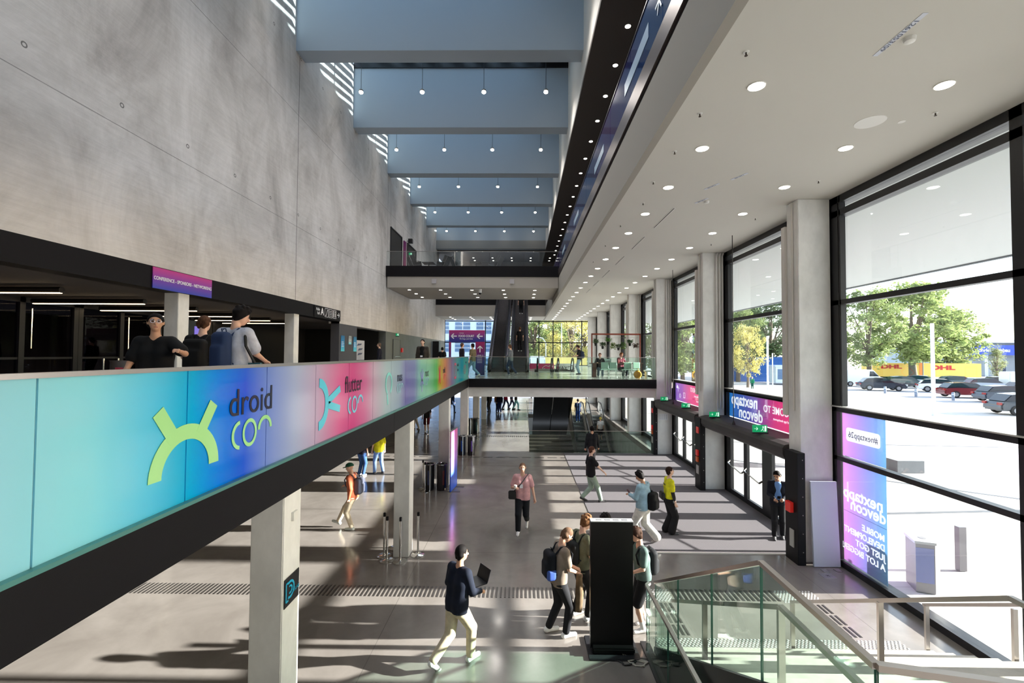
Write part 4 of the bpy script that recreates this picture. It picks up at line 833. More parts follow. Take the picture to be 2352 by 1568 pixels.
# foyer doors: black frames, glass, chrome pull bars
for i, y in enumerate((4.5, 7.6, 10.7, 13.8, 16.9)):
    o = empty('door_%d' % (17+i), (-13.6, y, 3.585), kind='structure'); q = MB()
    for a in (0, 1.45, 2.95): q.box(-.1, .02, a, a+.14, 0, 2.7)
    q.box(-.1, .02, 0, 3.1, 2.56, 2.7).box(-.1, .02, 0, 3.1, 0, .1).box(-.05, .0, .14, 2.95, 1.0, 1.06); q.build('door_frame', FRAME, o); MB().box(-.05, -.045, .1, 3.0, .1, 2.56).build('pane', DGL, o)
    MB().tube([(.08, 1.7, 1.3), (.08, 1.7, 2.4)], .02, 8).build('pull_bar', CHROME, o, True)
tag(MB().box(-19.3, -19.2, 6.5, 11.5, 4.6, 5.9).build('blue_stage_screen', mat('screen_blue', (30, 34, 110), .5, emit=(34, 40, 150), es=.35)), 'dim blue screen in the hall beyond the foyer doors', 'screen')
l = bpy.data.lights.new('hall_lamp', 'AREA'); l.energy = 9; l.size = 2; l.color = (1, .62, .4); lo_ = bpy.data.objects.new('hall_lamp', l); COL.objects.link(lo_); lo_.location = (-16.5, 11, 6.2)
for i, y in enumerate((13.6, 14.1)): tag(MB().lathe([(.14, 0), (.14, .02), (.025, .04), (.025, .95), (.035, .95), (.035, 1.02)], 14).build('foyer_barrier_post', CHROME, None, True, loc=(-12.6, y, 3.585)), 'steel barrier post before the foyer doors', 'barrier post', 'barrier posts in the foyer')
tag(MB().lathe([(.2, 0), (.22, .02), (.22, .95), (.24, .98)], 20).build('foyer_litter_bin', mat('bin_grey', (120, 122, 135), .4, .5), None, True, loc=(-11.2, 12.6, 3.585)), 'round grey litter bin in the foyer behind the balustrade', 'litter bin')
tag(MB().box(-8.95, -8.75, 11.85, 12.3, 3.6, 5.65).build('foyer_totem', mat('totem_black', (16, 16, 20), .3), bevel=.01), 'black totem with a narrow lilac screen behind the foyer column', 'totem')
MB().box(-8.75, -8.74, 12.06, 12.26, 4.9, 5.5).build('lit_screen', mat('lilac_screen', (112, 100, 190), .5, emit=(120, 104, 205), es=.4), bpy.data.objects['foyer_totem'])

# badge and sensor on the nearest balcony column
o = empty('column_badge', (-2.655, 5.16, 1.93), label='black badge with cyan mark and letters on the nearest balcony column', cat='sign'); MB().box(0, .006, 0, .33, 0, .32).build('plate', mat('badge_black', (20, 20, 24), .4), o)
CY = mat('badge_cyan', (30, 170, 210), .4); q = MB(); arcmb(q, .12, .17, .075, .1, -120, 120, 18, 1, .007, .003); arcmb(q, .12, .17, .03, .05, -120, 120, 14, 1, .007, .003); q.build('rings', CY, o)
q = MB(); [strip(q, a, b, .02, .007, .003) for a, b in (((.03, .06), (.03, .26)), ((.03, .26), (.08, .26)), ((.03, .06), (.08, .06)))]; q.build('bracket', CY, o); text('lettering', 'RELAX', (.009, .255, .12), (PI/2, 0, PI/2), .055, CY, o, extrude=.001)
tag(MB().box(-2.66, -2.63, 5.3, 5.4, 2.86, 2.96).build('column_switch', PW), 'small white switch box high on the nearest balcony column', 'switch')
# ---------------------------------------------------------------- tactile floor strips
TAC = mat('tactile_metal', (88, 84, 82), .35, .6); TACW = mat('tactile_light', (226, 224, 222), .3, .4)
def bars(lbl, x0, x1, y0, y1, dx, w, m=TAC, nm='tactile_strip'):
    q = MB(); x = x0
    while x < x1: q.box(x, x+w, y0, y1, .0005, .006); x += dx
    return tag(q.build(nm, m), lbl, 'tactile strip', kind='stuff')
bars('long tactile strip of short dark ribs across the hall floor', -7.9, 2.2, 9.15, 9.56, .084, .034)
bars('tactile strip of ribs behind the stair railing', 3.05, 5.1, 9.15, 9.56, .10, .045)
def dots(lbl, x0, x1, y0, y1, d=.062, m=TACW):
    q = MB(); i = 0; y = y0
    while y < y1:
        x = x0+(d/2 if i % 2 else 0)
        while x < x1: q.lathe([(.021, .0005), (.014, .006)], 6, (x, y, 0)); x += d
        y += d*.75; i += 1
    return tag(q.build('tactile_dot_field', m), lbl, 'tactile field', kind='stuff')
dots('tactile dot field at the left end of the ribs behind the railing', 2.32, 3.0, 9.12, 9.58); dots('tactile dot field at the right end of the ribs behind the railing', 5.15, 5.9, 9.12, 9.58)
dots('long tactile dot field along the foot of the stairs', 2.28, 6.4, 7.55, 7.95)
for i, x0 in enumerate((2.62, 5.55)):
    q = MB()
    for j in range(4):
        for k in range(3): q.bar((x0+.09*j+.0*k, 8.02+k*.36, .003), (x0+.09*j+.0*k, 8.32+k*.36, .003), .035, .006)
    tag(q.build('tactile_guide_lines', TAC), 'tactile guide lines leading to the %s side of the stairs' % ('left', 'right')[i], 'tactile strip', kind='stuff')
bars('far tactile strip of ribs on the ground floor before the sunny patch', -2.75, .28, 26.75, 27.1, .12, .06); bars('dashed dark tactile line across the floor at the bridge', -12, 2, 21.4, 21.5, .6, .42)
# ---------------------------------------------------------------- stairs with landing
STAIR = noisy('stair_stone', (176, 170, 160), (198, 192, 182), 3, 5, .5); SX0, SX1 = 2.2, 6.5; n = 10; rise = .175; run = .33
o = empty('staircase', (SX0, 7.42, 0), label='broad pale staircase rising toward the landing behind the glass railing', cat='staircase')
for i in range(n): MB().box(0, SX1-SX0, -run*(i+1), -run*i, 0 if i < 1 else rise*(i-1), rise*(i+1)).build('step', STAIR, o)
MB().box(0, SX1-SX0, -4.7, -run*n, 1.45, 1.75).build('landing', STAIR, o)
MB().prism([(.06, 0), (.06, .14), (-run*n, 1.93), (-4.7, 1.93), (-4.7, 0)], -.07, -.005).build('stringer', mat('stringer_black', (14, 14, 16), .5), o)
def rails(lbl, pts, posts, zbase, w=.045, nm='stair_handrail'):
    """pts: rail line; posts: indices along it with foot heights"""
    o = empty(nm, pts[0], label=lbl, cat='handrail'); O = Vector(pts[0])
    for a, b in zip(pts[:-1], pts[1:]): MB().bar(Vector(a)-O, Vector(b)-O, w, w).build('rail', STEEL, o)
    for (p, z) in posts: MB().bar(Vector((p[0], p[1], z))-O, Vector(p)-O, .06, .035, up=(0, 1, 0)).build('post', STEEL, o)
    return o
rails('steel handrail in the middle of the staircase', [(4.33, 7.5, .86), (4.33, 4.16, 2.67), (4.33, 3.6, 2.67), (5.4, 3.6, 2.67)], [((4.33, 7.47, .86), 0), ((4.33, 5.66, 1.84), .9), ((4.33, 4.0, 2.67), 1.75)], 0)
rails('steel handrail on the window side of the staircase', [(6.43, 7.5, .84), (6.43, 4.2, 2.62), (6.43, 3.0, 2.62)], [((6.43, 7.45, .86), 0), ((6.43, 6.14, 1.52), .7), ((6.43, 4.3, 2.6), 1.6)], 0)
rails('steel handrail inside the left glass of the staircase', [(2.37, 7.3, .96), (2.37, 4.27, 2.51), (2.37, 3.1, 2.51)], [((2.37, 6.03, 1.62), .72), ((2.37, 4.27, 2.51), 1.7)], 0)
def glass_run(lbl, pts, x_=None, joints=None):
    """pts: list of (x, y, zbottom, ztop); a pane between neighbours, a rail on top"""
    o = empty('stair_glass_railing', (pts[0][0], pts[0][1], pts[0][2]), label=lbl, cat='glass railing'); O = Vector(pts[0][:3])
    for a, b in zip(pts[:-1], pts[1:]):
        A0, A1 = Vector((a[0], a[1], a[2]))-O, Vector((a[0], a[1], a[3]))-O; B0, B1 = Vector((b[0], b[1], b[2]))-O, Vector((b[0], b[1], b[3]))-O
        d = (B0-A0); dh = Vector((d.x, d.y, 0)).normalized()*.008; A0 += dh; A1 += dh; B0 -= dh; B1 -= dh
        nn = Vector((-d.y, d.x, 0)).normalized()*.009
        vs = [A0-nn, B0-nn, B1-nn, A1-nn, A0+nn, B0+nn, B1+nn, A1+nn]
        q = MB().add(vs, [(0, 1, 2, 3), (7, 6, 5, 4)]); q.build('pane', GRN, o)
        MB().add(vs, [(0, 4, 5, 1), (1, 5, 6, 2), (2, 6, 7, 3), (3, 7, 4, 0)]).build('pane_edge', GEDGE, o)
        MB().bar(Vector((a[0], a[1], a[3]+.02))-O, Vector((b[0], b[1], b[3]+.02))-O, .05, .04).build('top_rail', STEEL, o)
    return o
P_ = [(2.16, 7.5), (2.16, 6.42), (2.16, 5.29), (2.16, 4.2)]
glass_run('glass railing raking up the left side of the staircase', [(x, y, max(.06, (7.5-y)*.53-.0), 1.12+(7.5-y)*.545) for x, y in P_]+[(2.16, 2.86, 1.85, 2.9), (3.12, 2.70, 1.85, 2.87), (4.4, 2.55, 1.85, 2.87)])
glass_run('low glass guard running from the foot of the stairs toward the viewer', [(2.10, 7.62, .02, 1.05), (2.03, 7.55, .02, 1.05), (2.03, 6.45, .02, 1.05), (2.03, 5.3, .02, 1.05), (2.03, 4.1, .02, 1.05)])
tag(MB().box(1.99, 2.14, 3.2, 7.8, .001, .03).build('guard_floor_channel', FRAME), 'dark channel in the floor along the low glass guard', 'floor channel')
# ---------------------------------------------------------------- escalators
STEPM = noisy('escalator_step', (66, 62, 66), (84, 80, 84), 20, 3, .5); SKIRT = mat('escalator_skirt', (96, 90, 96), .28, .85); RUB = mat('escalator_rubber', (20, 20, 22), .4); ESCG = glassmat('escalator_glass', (190, 200, 198))
def escalator(lbl, cx, ya, za, yb, zb, w=.9, stepmat=STEPM, skirt=SKIRT, truss=True, landa=1.2, landb=1.6):
    """from the low end (ya, za) to the high end (yb, zb); the slope lies between"""
    o = empty('escalator', (cx, ya, za), label=lbl, cat='escalator'); dy = yb-ya; dz = zb-za; sg = 1 if dy > 0 else -1; ns = int(abs(dz)/.2); q = MB()
    for i in range(ns):
        t0, t1 = i/ns, (i+1)/ns; y0, y1 = sorted((dy*t0, dy*t1)); q.box(-w/2, w/2, y0, y1, dz*t0-.25, dz*t1-.02)
    q.build('steps', stepmat, o)
    q = MB(); y0, y1 = sorted((-sg*landa, 0)); q.box(-w/2, w/2, y0, y1, -.05, .006); y0, y1 = sorted((dy, dy+sg*landb)); q.box(-w/2, w/2, y0, y1, dz-.1, dz+.006); q.build('landing_plate', STEEL, o)
    for s_ in (-1, 1):
        x = s_*(w/2+.02); line = [(x, -sg*landa, 0), (x, 0, 0), (x, dy, dz), (x, dy+sg*landb*.8, dz)]
        MB().bar(line[1], line[2], .04, .34, ).build('skirt', skirt, o)
        MB().bar((x+s_*.13, 0, .12), (x+s_*.13, dy, dz+.12), .24, .06).build('deck', skirt, o)
        h = .92; a, b = Vector((x+s_*.06, -sg*(landa-.25), 0)), Vector((x+s_*.06, dy+sg*(landb*.6), dz)); c1, c2 = Vector((x+s_*.06, 0, 0)), Vector((x+s_*.06, dy, dz)); U = Vector((0, 0, 1))
        pts = [a+U*h, c1+U*h, c2+U*h, b+U*h]; base = [b+U*.1, c2+U*.1, c1+U*.1, a+U*.1]
        MB().add([tuple(v) for v in pts+base], [(0, 1, 6, 7), (1, 2, 5, 6), (2, 3, 4, 5)]).build('balustrade_glass', ESCG, o)
        def nose(c, d): return [c+Vector((0, d*(.42*math.cos(t)-.0), .52+.42*math.sin(t)))*1 for t in np.linspace(PI/2, -PI/2, 9)]
        loop = nose(a, -sg)[::-1]+[c1+U*.94, c2+U*.94]+nose(b, sg)
        MB().tube(loop, .04, 8).build('moving_handrail', RUB, o, True)
    if truss:
        q = MB(); q.prism([(0-sg*landa, -.02), (0, -.3), (dy, dz-.3), (dy+sg*landb, dz-.02), (dy+sg*landb, dz-.9), (dy, dz-1.15), (0, -1.1), (-sg*landa, -.8)], -w/2-.28, w/2+.28); q.build('truss_cladding', mat('truss_black', (12, 12, 14), .16, spec=.6), o)
    return o
escalator('left escalator rising from level one to level two', -1.74, 31.5, 3.6, 43.1, 10.29, .86, landb=1.6); escalator('right escalator rising from level one to level two', -.24, 31.5, 3.6, 43.1, 10.29, .86, landb=1.6)
LSTEP = noisy('pale_escalator_step', (104, 106, 108), (130, 132, 134), 20, 3, .4)
escalator('left escalator between the ground floor and the basement', 4.32, 28.7, -4.6, 36.6, 0, .88, LSTEP, STEEL, False, 1.0, 2.2); escalator('right escalator between the ground floor and the basement', 5.78, 28.7, -4.6, 36.6, 0, .8, LSTEP, STEEL, False, 1.0, 2.2)
# escalators going down from level one behind the bridge: seen as handrail ends and a black underside
for i, x in enumerate((1.55, 3.0)): escalator('%s black clad escalator from the ground floor up to level one' % ('left', 'right')[i], x, 39.2, -1.3, 32.4, 3.6, .84, landb=1.0, landa=.2)
o = empty('basement_stairs', (OPX0+.05, 24.5, -4.8), label='dark brown stairs in the floor opening beside the escalators', cat='staircase'); q = MB()
for i in range(22): q.box(0, 3.15, i*.42, (i+1)*.42+.02, 0, .17*(i+1))
q.build('steps', noisy('brown_stair', (34, 28, 24), (52, 42, 36), 2, 4, .5), o)
railing((OPX0, 22.55), (6.35, 22.55), 0, 1.08, 'clear glass railing on the ground floor before the basement escalators', 4)
railing((OPX0, 22.6), (OPX0, 37), 0, 1.08, 'clear glass railing along the hall side of the basement opening', 7, GL)
# guards round the level one opening: printed boards
o = empty('guard_banner', (.6, HY1+.05, 3.2), label='pink guard banner with a white shirt outline behind the escalator rails', cat='banner'); MB().box(0, 2.1, 0, .03, 0, .84).build('panel', mat('guard_pink', (206, 56, 116), .5), o); q = MB()
for a, b in (((1.1, .45), (1.3, .62)), ((1.3, .62), (1.45, .66)), ((1.45, .66), (1.6, .58)), ((1.6, .58), (1.78, .66)), ((1.78, .66), (1.98, .56)), ((1.1, .45), (1.2, .36)), ((1.2, .36), (1.32, .42)), ((1.32, .42), (1.36, .12)), ((1.36, .12), (1.8, .12)), ((1.98, .56), (1.95, .4))): q.bar((a[0], -.01, a[1]), (b[0], -.01, b[1]), .02, .03)
q.build('shirt_outline', WHT, o)
o = empty('guard_banner', (2.85, HY1+.05, 3.2), label='white guard banner with black capital letters behind the escalator rails', cat='banner'); MB().box(0, 2.0, 0, .03, 0, .84).build('panel', mat('guard_white', (226, 228, 230), .5), o); text('lettering', 'MAYDAY', (1.0, -.01, .42), (PI/2, 0, 0), .48, mat('black_print', (24, 24, 26), .6), o, extrude=.003, sx=.95)
# ---------------------------------------------------------------- kiosk
KB = mat('kiosk_black', (8, 8, 9), .3)
o = empty('digital_kiosk', (1.47, 7.6, 0), label='tall black back of a digital kiosk with a white vented top', cat='kiosk')
MB().box(-.345, .345, -.06, .06, .06, 2.08).build('display_housing', KB, o, bevel=.006); MB().box(-.345, .345, -.065, .065, 2.08, 2.10).build('top_cap', mat('kiosk_white', (228, 228, 230), .4), o, bevel=.004)
[MB().box(-.25+.14*i, -.16+.14*i, -.04, .02, 2.10, 2.104).build('vent_slot', mat('vent_grey', (120, 120, 124), .5), o) for i in range(4)]
MB().box(-.40, .42, -.28, .34, .0, .03).build('base_plate', mat('kiosk_base', (40, 40, 44), .35), o, bevel=.01); MB().box(-.33, .35, -.17, .1, .03, .12).build('foot_housing', KB, o, bevel=.02)
for i, (cx, cy, c) in enumerate(((1.83, 7.27, (190, 184, 170)), (2.3, 7.36, (120, 112, 104)), (1.66, 7.3, (20, 20, 22)))):
    rnd = random.Random(i); p = [Vector((cx+(.13+.03*math.sin(3*t))*math.cos(t*1.0)+rnd.uniform(-.02, .02), cy+.075*math.sin(t)+rnd.uniform(-.012, .012), .012+.004*(k % 3))) for k, t in enumerate(np.linspace(0, 4*PI+2, 34))]
    tag(MB().tube([(1.6, 7.5, .05), (1.65+.05*i, 7.4, .012)]+p+[(cx+.25, cy+.02*i, .012)], .009, 6).build('power_cable', mat('cable_%d' % i, c, .5), None, True), ('pale coiled power cable on the floor behind the kiosk', 'grey coiled power cable beside the low glass guard', 'black coiled power cable at the kiosk foot')[i], 'cable')
# ---------------------------------------------------------------- barrier posts, bins, banners on the hall floor
bp = None
for i, (x, y, lb) in enumerate(((-3.26, 10.95, 'barrier post left behind the second balcony column, leftmost'), (-3.12, 10.70, 'barrier post in front of the left edge of the second balcony column'), (-2.80, 10.66, 'barrier post standing right before the second balcony column'), (-2.47, 11.02, 'barrier post alone on the right of the second balcony column'), (-3.12, 11.4, 'barrier post half hidden behind the second balcony column'),
                           (-3.38, 16.05, 'barrier post nearest the black litter bins'), (-3.52, 16.35, 'barrier post just behind the one nearest the litter bins'), (-5.75, 27.5, 'thin barrier post beside the person in red shorts'))):
    if bp is None:
        bp = empty('barrier_post', (x, y, 0), label='steel '+lb, cat='barrier post', group='steel barrier posts'); MB().lathe([(.17, 0), (.17, .012), (.05, .03), (.026, .05)], 24).build('base', CHROME, bp, True); MB().lathe([(.026, .05), (.026, .93)], 14).build('pole', CHROME, bp, True); MB().lathe([(.031, .93), (.031, 1.01), (.02, 1.02)], 14).build('belt_head', BLACK, bp, True)
    else: dup(bp, (x, y, 0), label='steel '+lb)
def bin_(x, y, lbl, c=(22, 22, 28), rz=0., stripe=(60, 70, 110)):
    o = empty('litter_bin', (x, y, 0), rz, lbl, 'litter bin', 'framed litter bins between the columns')
    MB().lathe([(.19, .03), (.2, .1), (.2, .86), (.17, .88)], 22).build('bag', mat('bag_%d_%d_%d' % c, c, .35), o, True)
    for a in (.3, 2.4, 4.5): MB().box(-.02, .02, -.012, .012, 0, .93).build('post', CHROME, o).matrix_local = Matrix.Rotation(a, 4, 'Z') @ Matrix.Translation((0, -.225, 0))
    MB().tube([(.225*math.cos(t), .225*math.sin(t), .9) for t in np.linspace(0, 2*PI, 25)], .018, 6, False).build('rim', CHROME, o, True); MB().lathe([(.2, .0), (.2, .03)], 20).build('base', FRAME, o)
    q = MB()
    for j in range(6): q.sphere((.15*math.cos(j*1.05), .15*math.sin(j*1.05), .9), .06, 8, 6, (1, 1, .5))
    q.build('bag_folds', mat('bag_fold', (34, 34, 38), .3), o, True); o.scale = (.86, .86, 1)
    MB().box(-.03, .03, -.212, -.2, .2, .7).build('printed_stripe', mat('stripe_%d_%d_%d' % stripe, stripe, .4), o); return o
bin_(-3.28, 16.3, 'left black litter bin of the nearer pair'); bin_(-2.84, 16.3, 'right black litter bin of the nearer pair', (44, 40, 46), .5, (120, 50, 50)); bin_(-2.86, 21.9, 'left litter bin of the middle pair with a blue stripe', (18, 24, 44), 0, (40, 90, 190)); bin_(-2.42, 21.9, 'right litter bin of the middle pair with a violet stripe', (30, 26, 34), .2, (120, 90, 190)); bin_(-3.16, 27.7, 'left litter bin of the farthest pair', (16, 16, 18), 0, (40, 40, 44)); bin_(-2.8, 27.8, 'right litter bin of the farthest pair with a teal stripe', (20, 36, 38), .3, (30, 90, 90))
o = empty('standing_banner', (-2.42, 16.35, 0), -.10, 'narrow pink to blue standing banner beside the litter bins', 'banner'); MB().box(-.03, .0, -.45, .45, .03, 2.1).build('panel', gradient('stand_banner', 2, 0, 2.1, [(0, (40, 90, 214)), (.3, (80, 110, 226)), (.55, (190, 140, 235)), (1, (240, 110, 180))], .4), o)
MB().box(.0, .012, -.45, .45, .03, 2.1).build('front_print', MATS['stand_banner'], o)
for yy in (-.3, .3): MB().box(-.15, .3, yy-.02, yy+.02, 0, .03).build('foot', STEEL, o)
MB().box(-.04, .02, -.46, .46, 2.1, 2.13).build('top_bar', STEEL, o)
# food court arch
o = empty('food_court_sign', (-4.2, 26, 3.6), label='pink and blue arch sign reading food court with white arrows', cat='sign'); GR = [(0, (30, 40, 130)), (.3, (60, 50, 140)), (.7, (150, 50, 130)), (1, (176, 44, 110))]
MB().box(0, 2.04, 0, .1, 1.88, 2.56).build('top_panel', gradient('food_top', 2, 1.88, 2.56, GR, .5), o); MB().box(1.52, 2.04, -.02, .12, 0, 1.9).build('right_leg', gradient('food_leg', 2, 0, 1.9, [(0, (10, 24, 84)), (.4, (28, 40, 120)), (.7, (110, 30, 100)), (1, (160, 24, 90))], .5), o); MB().box(0, .12, 0, .1, 0, 1.88).build('left_leg', gradient('food_leg', 2, 0, 1.9, GR), o)
text('lettering', 'FOOD COURT', (.99, -.01, 2.22), (PI/2, 0, 0), .165, WHT, o, extrude=.003, sx=.82, off=.004); text('lettering', 'No bugs, just bites', (.99, -.01, 2.07), (PI/2, 0, 0), .12, WHT, o, extrude=.002, sx=.84); text('lettering', 'nextapp', (.72, -.01, 2.40), (PI/2, 0, 0), .08, WHT, o, extrude=.002)
for cx in (.28, 1.76): MB().bar((cx-.14, -.01, 2.22), (cx+.17, -.01, 2.22), .01, .055).bar((cx-.15, -.01, 2.22), (cx, -.01, 2.36), .01, .055).bar((cx-.15, -.01, 2.22), (cx, -.01, 2.08), .01, .055).build('arrow', WHT, o)
MB().bar((1.78, -.03, 1.3), (1.78, -.03, 1.64), .05, .01, (0, 1, 0)).bar((1.78, -.03, 1.66), (1.64, -.03, 1.52), .05, .01, (0, 1, 0)).bar((1.78, -.03, 1.66), (1.92, -.03, 1.52), .05, .01, (0, 1, 0)).build('up_arrow', WHT, o)
text('lettering', 'LEVEL 2', (1.79, -.03, 1.12), (PI/2, 0, 0), .11, WHT, o, extrude=.002)
q = MB(); [q.box(1.62, 1.9, -.026, -.02, .98-.09*i, 1.0-.09*i) for i in range(4)]; q.build('printed_lines', WHT, o)
# ---------------------------------------------------------------- plant frame table, chairs
RUST = noisy('rust_red_steel', (132, 52, 30), (156, 66, 40), 6, 4, .5)
o = empty('planter_table', (3.75, 24.8, 3.6), label='high rust red table with an overhead plant frame on level one', cat='table')
MB().box(-.12, 2.72, -.28, .28, .72, .76).build('tabletop', noisy('dark_table_wood', (66, 34, 24), (84, 44, 30), 5, 4, .5), o)
for x in (.02, 2.45): MB().box(x, x+.2, -.2, .2, 0, .72).build('leg', noisy('dark_table_wood', (66, 34, 24), (84, 44, 30)), o)
MB().box(-.03, .03, -.03, .03, .76, 2.34).box(2.57, 2.63, -.03, .03, .76, 2.34).box(-.03, 2.63, -.03, .03, 2.28, 2.36).build('plant_frame', RUST, o)
MB().tube([(.0, 0, 2.1), (1.3, 0, 2.13), (2.6, 0, 2.15)], .006, 5).build('hanging_wire', STEEL, o)
def plant(x, z, lbl, c, sp, dr, pot=True, seed=0):
    o = empty('hanging_plant', (x, 24.8, z), label=lbl, cat='hanging plant', group='hanging plants over the high table'); rnd = random.Random(seed); q = MB()
    for i in range(150):
        a = rnd.uniform(0, 2*PI); r = rnd.uniform(.02, sp); h = rnd.uniform(-dr, sp*.9)-r*.2; p = Vector((r*math.cos(a), r*math.sin(a), h)); d = Vector((math.cos(a), math.sin(a), rnd.uniform(-.6, .8))).normalized(); s = d.cross(Vector((0, 0, 1))).normalized()*.034; L = rnd.uniform(.09, .16)
        q.add([p, p+d*L*.5+s, p+d*L, p+d*L*.5-s], [(0, 1, 2, 3)])
    q.build('leaves', noisy('leaf_%d' % c[1], tuple(int(v*.6) for v in c), c, 14, 3, .6), o)
    if pot: MB().lathe([(.055, -.2), (.075, -.06), (.08, -.04)], 12).build('pot', mat('pot_black', (24, 26, 26), .6), o, True)
    MB().tube([(0, 0, 0), (0, 0, 5.72-z)], .004, 4).build('hanging_cord', FRAME, o)
for i, (px, pz, lb, c, sp, dr, pot) in enumerate(((1367, 790, 'spiky grey green hanging plant, leftmost over the table', (90, 130, 80), .14, 0, True), (1383, 797, 'dark bushy hanging plant in a black pot, second from the left', (60, 100, 50), .15, 0, True), (1396, 787, 'light green spreading hanging plant, third from the left', (110, 170, 70), .16, .02, True), (1406, 796, 'long trailing yellow green hanging plant', (150, 180, 70), .13, .2, False),
        (1419, 800, 'small pale hanging plant in a black pot, middle right', (120, 150, 110), .12, 0, True), (1431, 797, 'large bright green trailing hanging plant', (110, 160, 60), .17, .18, False), (1445, 790, 'compact green hanging plant in a dark pot, second from the right', (100, 150, 70), .13, 0, True), (1458, 799, 'dark reddish hanging plant, rightmost over the table', (96, 70, 56), .16, .06, False))):
    plant((px-1198.5)*24.8/1050-.02, 4.8+(816-pz)*24.8/1050+.07, lb, c, sp, dr, pot, i)
CHG = mat('chair_green', (160, 192, 176), .5)
def chair(x, y, rz, lbl):
    o = empty('shell_chair', (x, y, 3.6), rz, lbl, 'chair', 'pale green chairs at the high table'); f = Field((-.3, -.32, .38), (.3, .3, .9), .02)
    f.rbox((0, 0, .44), (.22, .21, .02), .018, 0); f.rbox((0, -.2, .66), (.2, .018, .17), .015, .04); f.build('shell', CHG, o)
    for sx in (-1, 1):
        for sy in (-1, 1): MB().tube([(sx*.17, sy*.15, .44), (sx*.21, sy*.2, 0)], .013, 7).build('leg', mat('chair_white', (226, 230, 226), .4), o, True)
for i, px in enumerate((1388, 1406, 1438, 1457)): chair((px-1199)*23.6/1050, 23.7, .1*(i-1.5), 'pale green chair at the high table, %s' % ('leftmost', 'second from the left', 'directly behind the person in maroon', 'rightmost beside the yellow bag')[i])
o = empty('yellow_bag', (5.92, 23.6, 3.6), label='bulging yellow bag on the floor beside the green chairs', cat='bag'); f = Field((-.3, -.3, -.05), (.3, .3, .75), .02); f.ell((0, 0, .2), (.2, .15, .21), .02); f.cone((0, 0, .35), (.02, 0, .46), .07, .04, .06); f.cut((0, 0, 0), (0, 0, -1)); f.build('sack', noisy('yellow_cloth', (210, 140, 30), (236, 170, 50), 5, 4, .8), o); MB().tube([(-.05, 0, .42), (-.03, 0, .62), (.05, 0, .62), (.05, 0, .42)], .012, 6).build('handle', MATS['yellow_cloth'], o)
o = empty('low_white_bench', (6.35, 23.3, 3.6), label='low white slatted bench by the window on level one', cat='bench'); q = MB(); MB().box(-.15, .95, -.2, .2, .36, .44).build('seat', mat('bench_white', (224, 224, 222), .5), o)
for x in (-.1, .85): MB().box(x, x+.05, -.18, .18, 0, .36).build('leg', MATS['bench_white'], o)
tag(MB().tube([(5.2, 24.85, 4.36), (5.2, 24.85, 4.52), (5.2, 24.85, 4.6)], [.035, .035, .015], 10).build('red_bottle', mat('bottle_red', (180, 40, 50), .3), None, True), 'small red bottle on the high table', 'bottle')
o = empty('laptop', (4.6, 24.7, 4.36), label='open grey laptop on the high table', cat='laptop'); MB().box(-.17, .17, -.0, .22, 0, .015).build('keyboard_base', mat('laptop_grey', (170, 174, 180), .3, .6), o); MB().bar((0, 0, .01), (0, -.06, .23), .34, .008, (0, 1, 0)).build('screen_lid', MATS['laptop_grey'], o)
# upper bridge lounge
def lounge(x, rz, lbl):
    o = empty('lounge_armchair', (x, 30.1, 10.28), rz, lbl, 'armchair', 'lounge armchairs on the upper bridge'); BK = mat('lounge_black', (20, 20, 22), .5); CR = mat('lounge_frame', (150, 150, 152), .25, .9)
    MB().bar((0, .28, .42), (0, -.2, .34), .5, .07, (1, 0, 0)).build('seat', BK, o, bevel=.02); MB().bar((0, -.22, .34), (0, -.5, 1.0), .5, .07, (1, 0, 0)).build('backrest', BK, o, bevel=.02)
    for s_ in (-1, 1): MB().tube([(s_*.27, -.35, .6), (s_*.27, .12, .62), (s_*.27, .2, .58)], .018, 6).build('armrest', BK, o); MB().tube([(s_*.25, -.5, 1.0), (s_*.25, -.22, .32), (s_*.25, .3, .4), (s_*.25, .3, .0)], .014, 6).build('side_frame', CR, o)
    MB().tube([(-.25, -.3, .0), (-.25, -.22, .32), (.25, -.22, .32), (.25, -.3, 0)], .014, 6).build('rear_legs', CR, o)
for x, rz, lb in ((-7.0, -PI/2, 'black lounge armchair on the upper bridge, leftmost by the wall'), (-5.45, PI/2, 'black lounge armchair facing left on the upper bridge'), (-4.2, -PI/2, 'black lounge armchair facing right in the middle of the upper bridge'), (-1.95, PI/2, 'black lounge armchair with its tall back near the lamps, rightmost')): lounge(x, rz, lb)
for x, lb in ((-6.25, 'low black table between the two left lounge armchairs'), (-3.1, 'low black table between the two right lounge armchairs')):
    o = empty('lounge_table', (x, 30.1, 10.28), label=lb, cat='table'); MB().box(-.38, .38, -.38, .38, .5, .54).build('tabletop', mat('lounge_black', (20, 20, 22)), o); MB().lathe([(.25, 0), (.25, .02), (.03, .04), (.03, .5)], 16).build('pedestal', FRAME, o)
